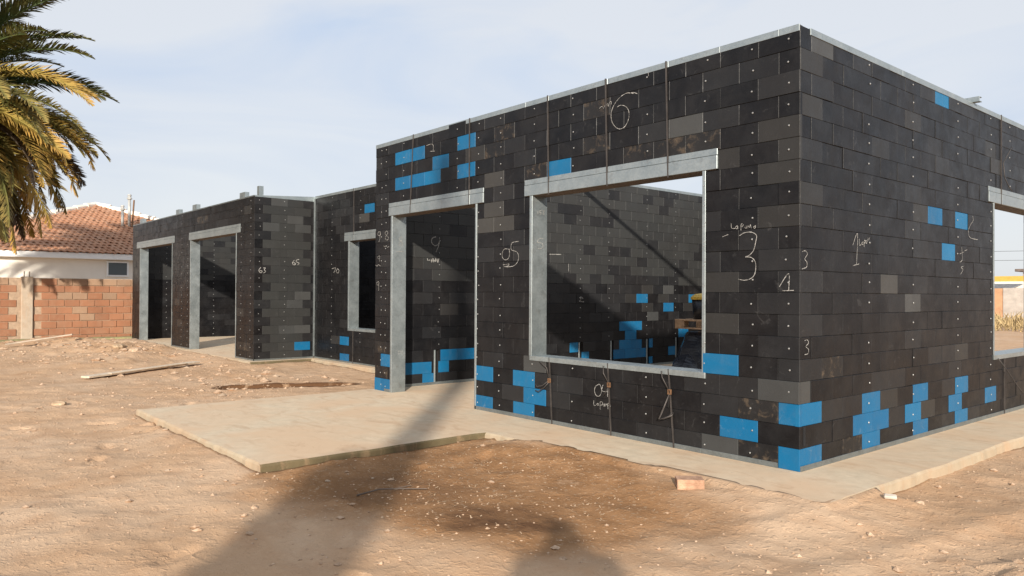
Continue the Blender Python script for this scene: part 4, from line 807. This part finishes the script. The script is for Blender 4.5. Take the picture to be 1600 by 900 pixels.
def bare_tree(x, y, h, label, seed):
    rr = random.Random(seed); t = empty('bare_tree', (x, y, -.1), label, 'tree', 'leafless trees beyond the yard'); tr = MB(); cr = MB()
    def grow(p, d, l, r, depth, mb):
        pts = [p]; 
        for i in range(4): d = (d+Vector((rr.gauss(0,.12), rr.gauss(0,.12), rr.gauss(.03,.08)))).normalized(); p = p+d*l/4; pts.append(p)
        mb.tube(pts, [r*(1-.1*i) for i in range(5)], 4, 0, False)
        if depth: 
            for k in range(4 if depth > 2 else 3): a = rr.random()*6.28; nd = (d*.75+Vector((math.cos(a), math.sin(a), rr.uniform(-.1,.5)))*.7).normalized(); grow(pts[rr.choice((2,3,4))], nd, l*rr.uniform(.6,.8), r*.55, depth-1, cr)
    grow(Vector((x, y, -.2)), Vector((0,0,1)), h*.34, h*.026, 5, tr); tr.build('trunk', m_twig, t); cr.build('crown', m_twig, t)
bare_tree(-14.2, 70, 7.2, 'leafless grey tree above the pink house roof', 1); bare_tree(-19.3, 75, 4.2, 'low leafless shrub tree above the yellow fascia', 2)
m_wire = simple('cable', (.05,.05,.05), .6)
for z, lab in ((4.15, 'upper thin overhead power cable seen through the right hand window'), (3.55, 'lower thin overhead power cable seen through the right hand window')):
    mb = MB(); mb.tube([(-45+i*4, 52, z+.0016*((i-9)*4)**2) for i in range(20)], .012, 4); o = mb.build('power_cable', m_wire); tag(o, lab, 'cable', 'overhead power cables')

# ------------------------------------------------------------------ behind the photographer: what throws the shadows in the foreground
def sv(s, o): return Vector((-.743*s+.669*o, .669*s+.743*o, 0))
tk = empty('pruned_tree', tuple(sv(-9.5,-2.85)), 'pollarded tree trunk standing behind the photographer', 'tree')
mb = MB(); b0 = sv(-9.5,-2.78)
def vv(o, z): q = sv(-9.5, o); return (q.x, q.y, z)
mb.tube([vv(-2.92,-.2), vv(-2.88,1.2), vv(-2.80,2.4), vv(-2.78,3.4), vv(-2.77,5.0), vv(-2.76,7.0)], [.34,.30,.22,.165,.14,.10], 12); mb.build('trunk', m_trunk, tk, True)
mb = MB(); mb.tube([vv(-2.95,1.0), vv(-3.08,2.0), vv(-3.09,2.7), vv(-3.09,3.25), vv(-3.08,3.38)], [.28,.27,.26,.24,.08], 12); mb.build('limb', m_trunk, tk, True)
# person holding the phone up, standing just behind the camera
pe = empty('person', tuple(sv(-5.78,-1.62)), 'person in dark clothes holding up a phone to take the picture', 'person')
fx, fy = -math.sin(YAW), math.cos(YAW); q0 = sv(-5.78,-1.62)
def pv(fwd, lat, z): return (q0.x+fx*fwd+r_.x*lat, q0.y+fy*fwd+r_.y*lat, z-.08)
JV = [(0,0,.95,.15),(0,0,1.15,.14),(0,0,1.38,.18),(0,0,1.48,.09),(.02,0,1.56,.10),(.02,0,1.66,.10),
      (0,-.10,.88,.10),(.02,-.11,.48,.065),(0,-.11,.08,.045),(.12,-.12,.04,.04), (0,.10,.88,.10),(.02,.11,.48,.065),(0,.11,.08,.045),(.12,.12,.04,.04),
      (0,-.20,1.42,.075),(.12,-.25,1.22,.055),(.36,-.10,1.36,.045),(.42,-.07,1.38,.04),(0,.20,1.42,.075),(.12,.25,1.22,.055),(.36,.12,1.36,.045),(.42,.08,1.38,.04)]
JE = [(0,1),(1,2),(2,3),(3,4),(4,5),(0,6),(6,7),(7,8),(8,9),(0,10),(10,11),(11,12),(12,13),(2,14),(14,15),(15,16),(16,17),(2,18),(18,19),(19,20),(20,21)]
me = bpy.data.meshes.new('body'); me.from_pydata([pv(*j[:3]) for j in JV], JE, []); me.materials.append(simple('dark_clothes', (.04,.045,.06), .9))
bo = bpy.data.objects.new('body', me); COL.objects.link(bo); sk = bo.modifiers.new('skin', 'SKIN'); bo.modifiers.new('sub', 'SUBSURF').levels = 1; bo.modifiers['sub'].render_levels = 1
for i, j in enumerate(JV): me.skin_vertices[0].data[i].radius = (j[3], j[3])
me.skin_vertices[0].data[0].use_root = True; attach(bo, pe)
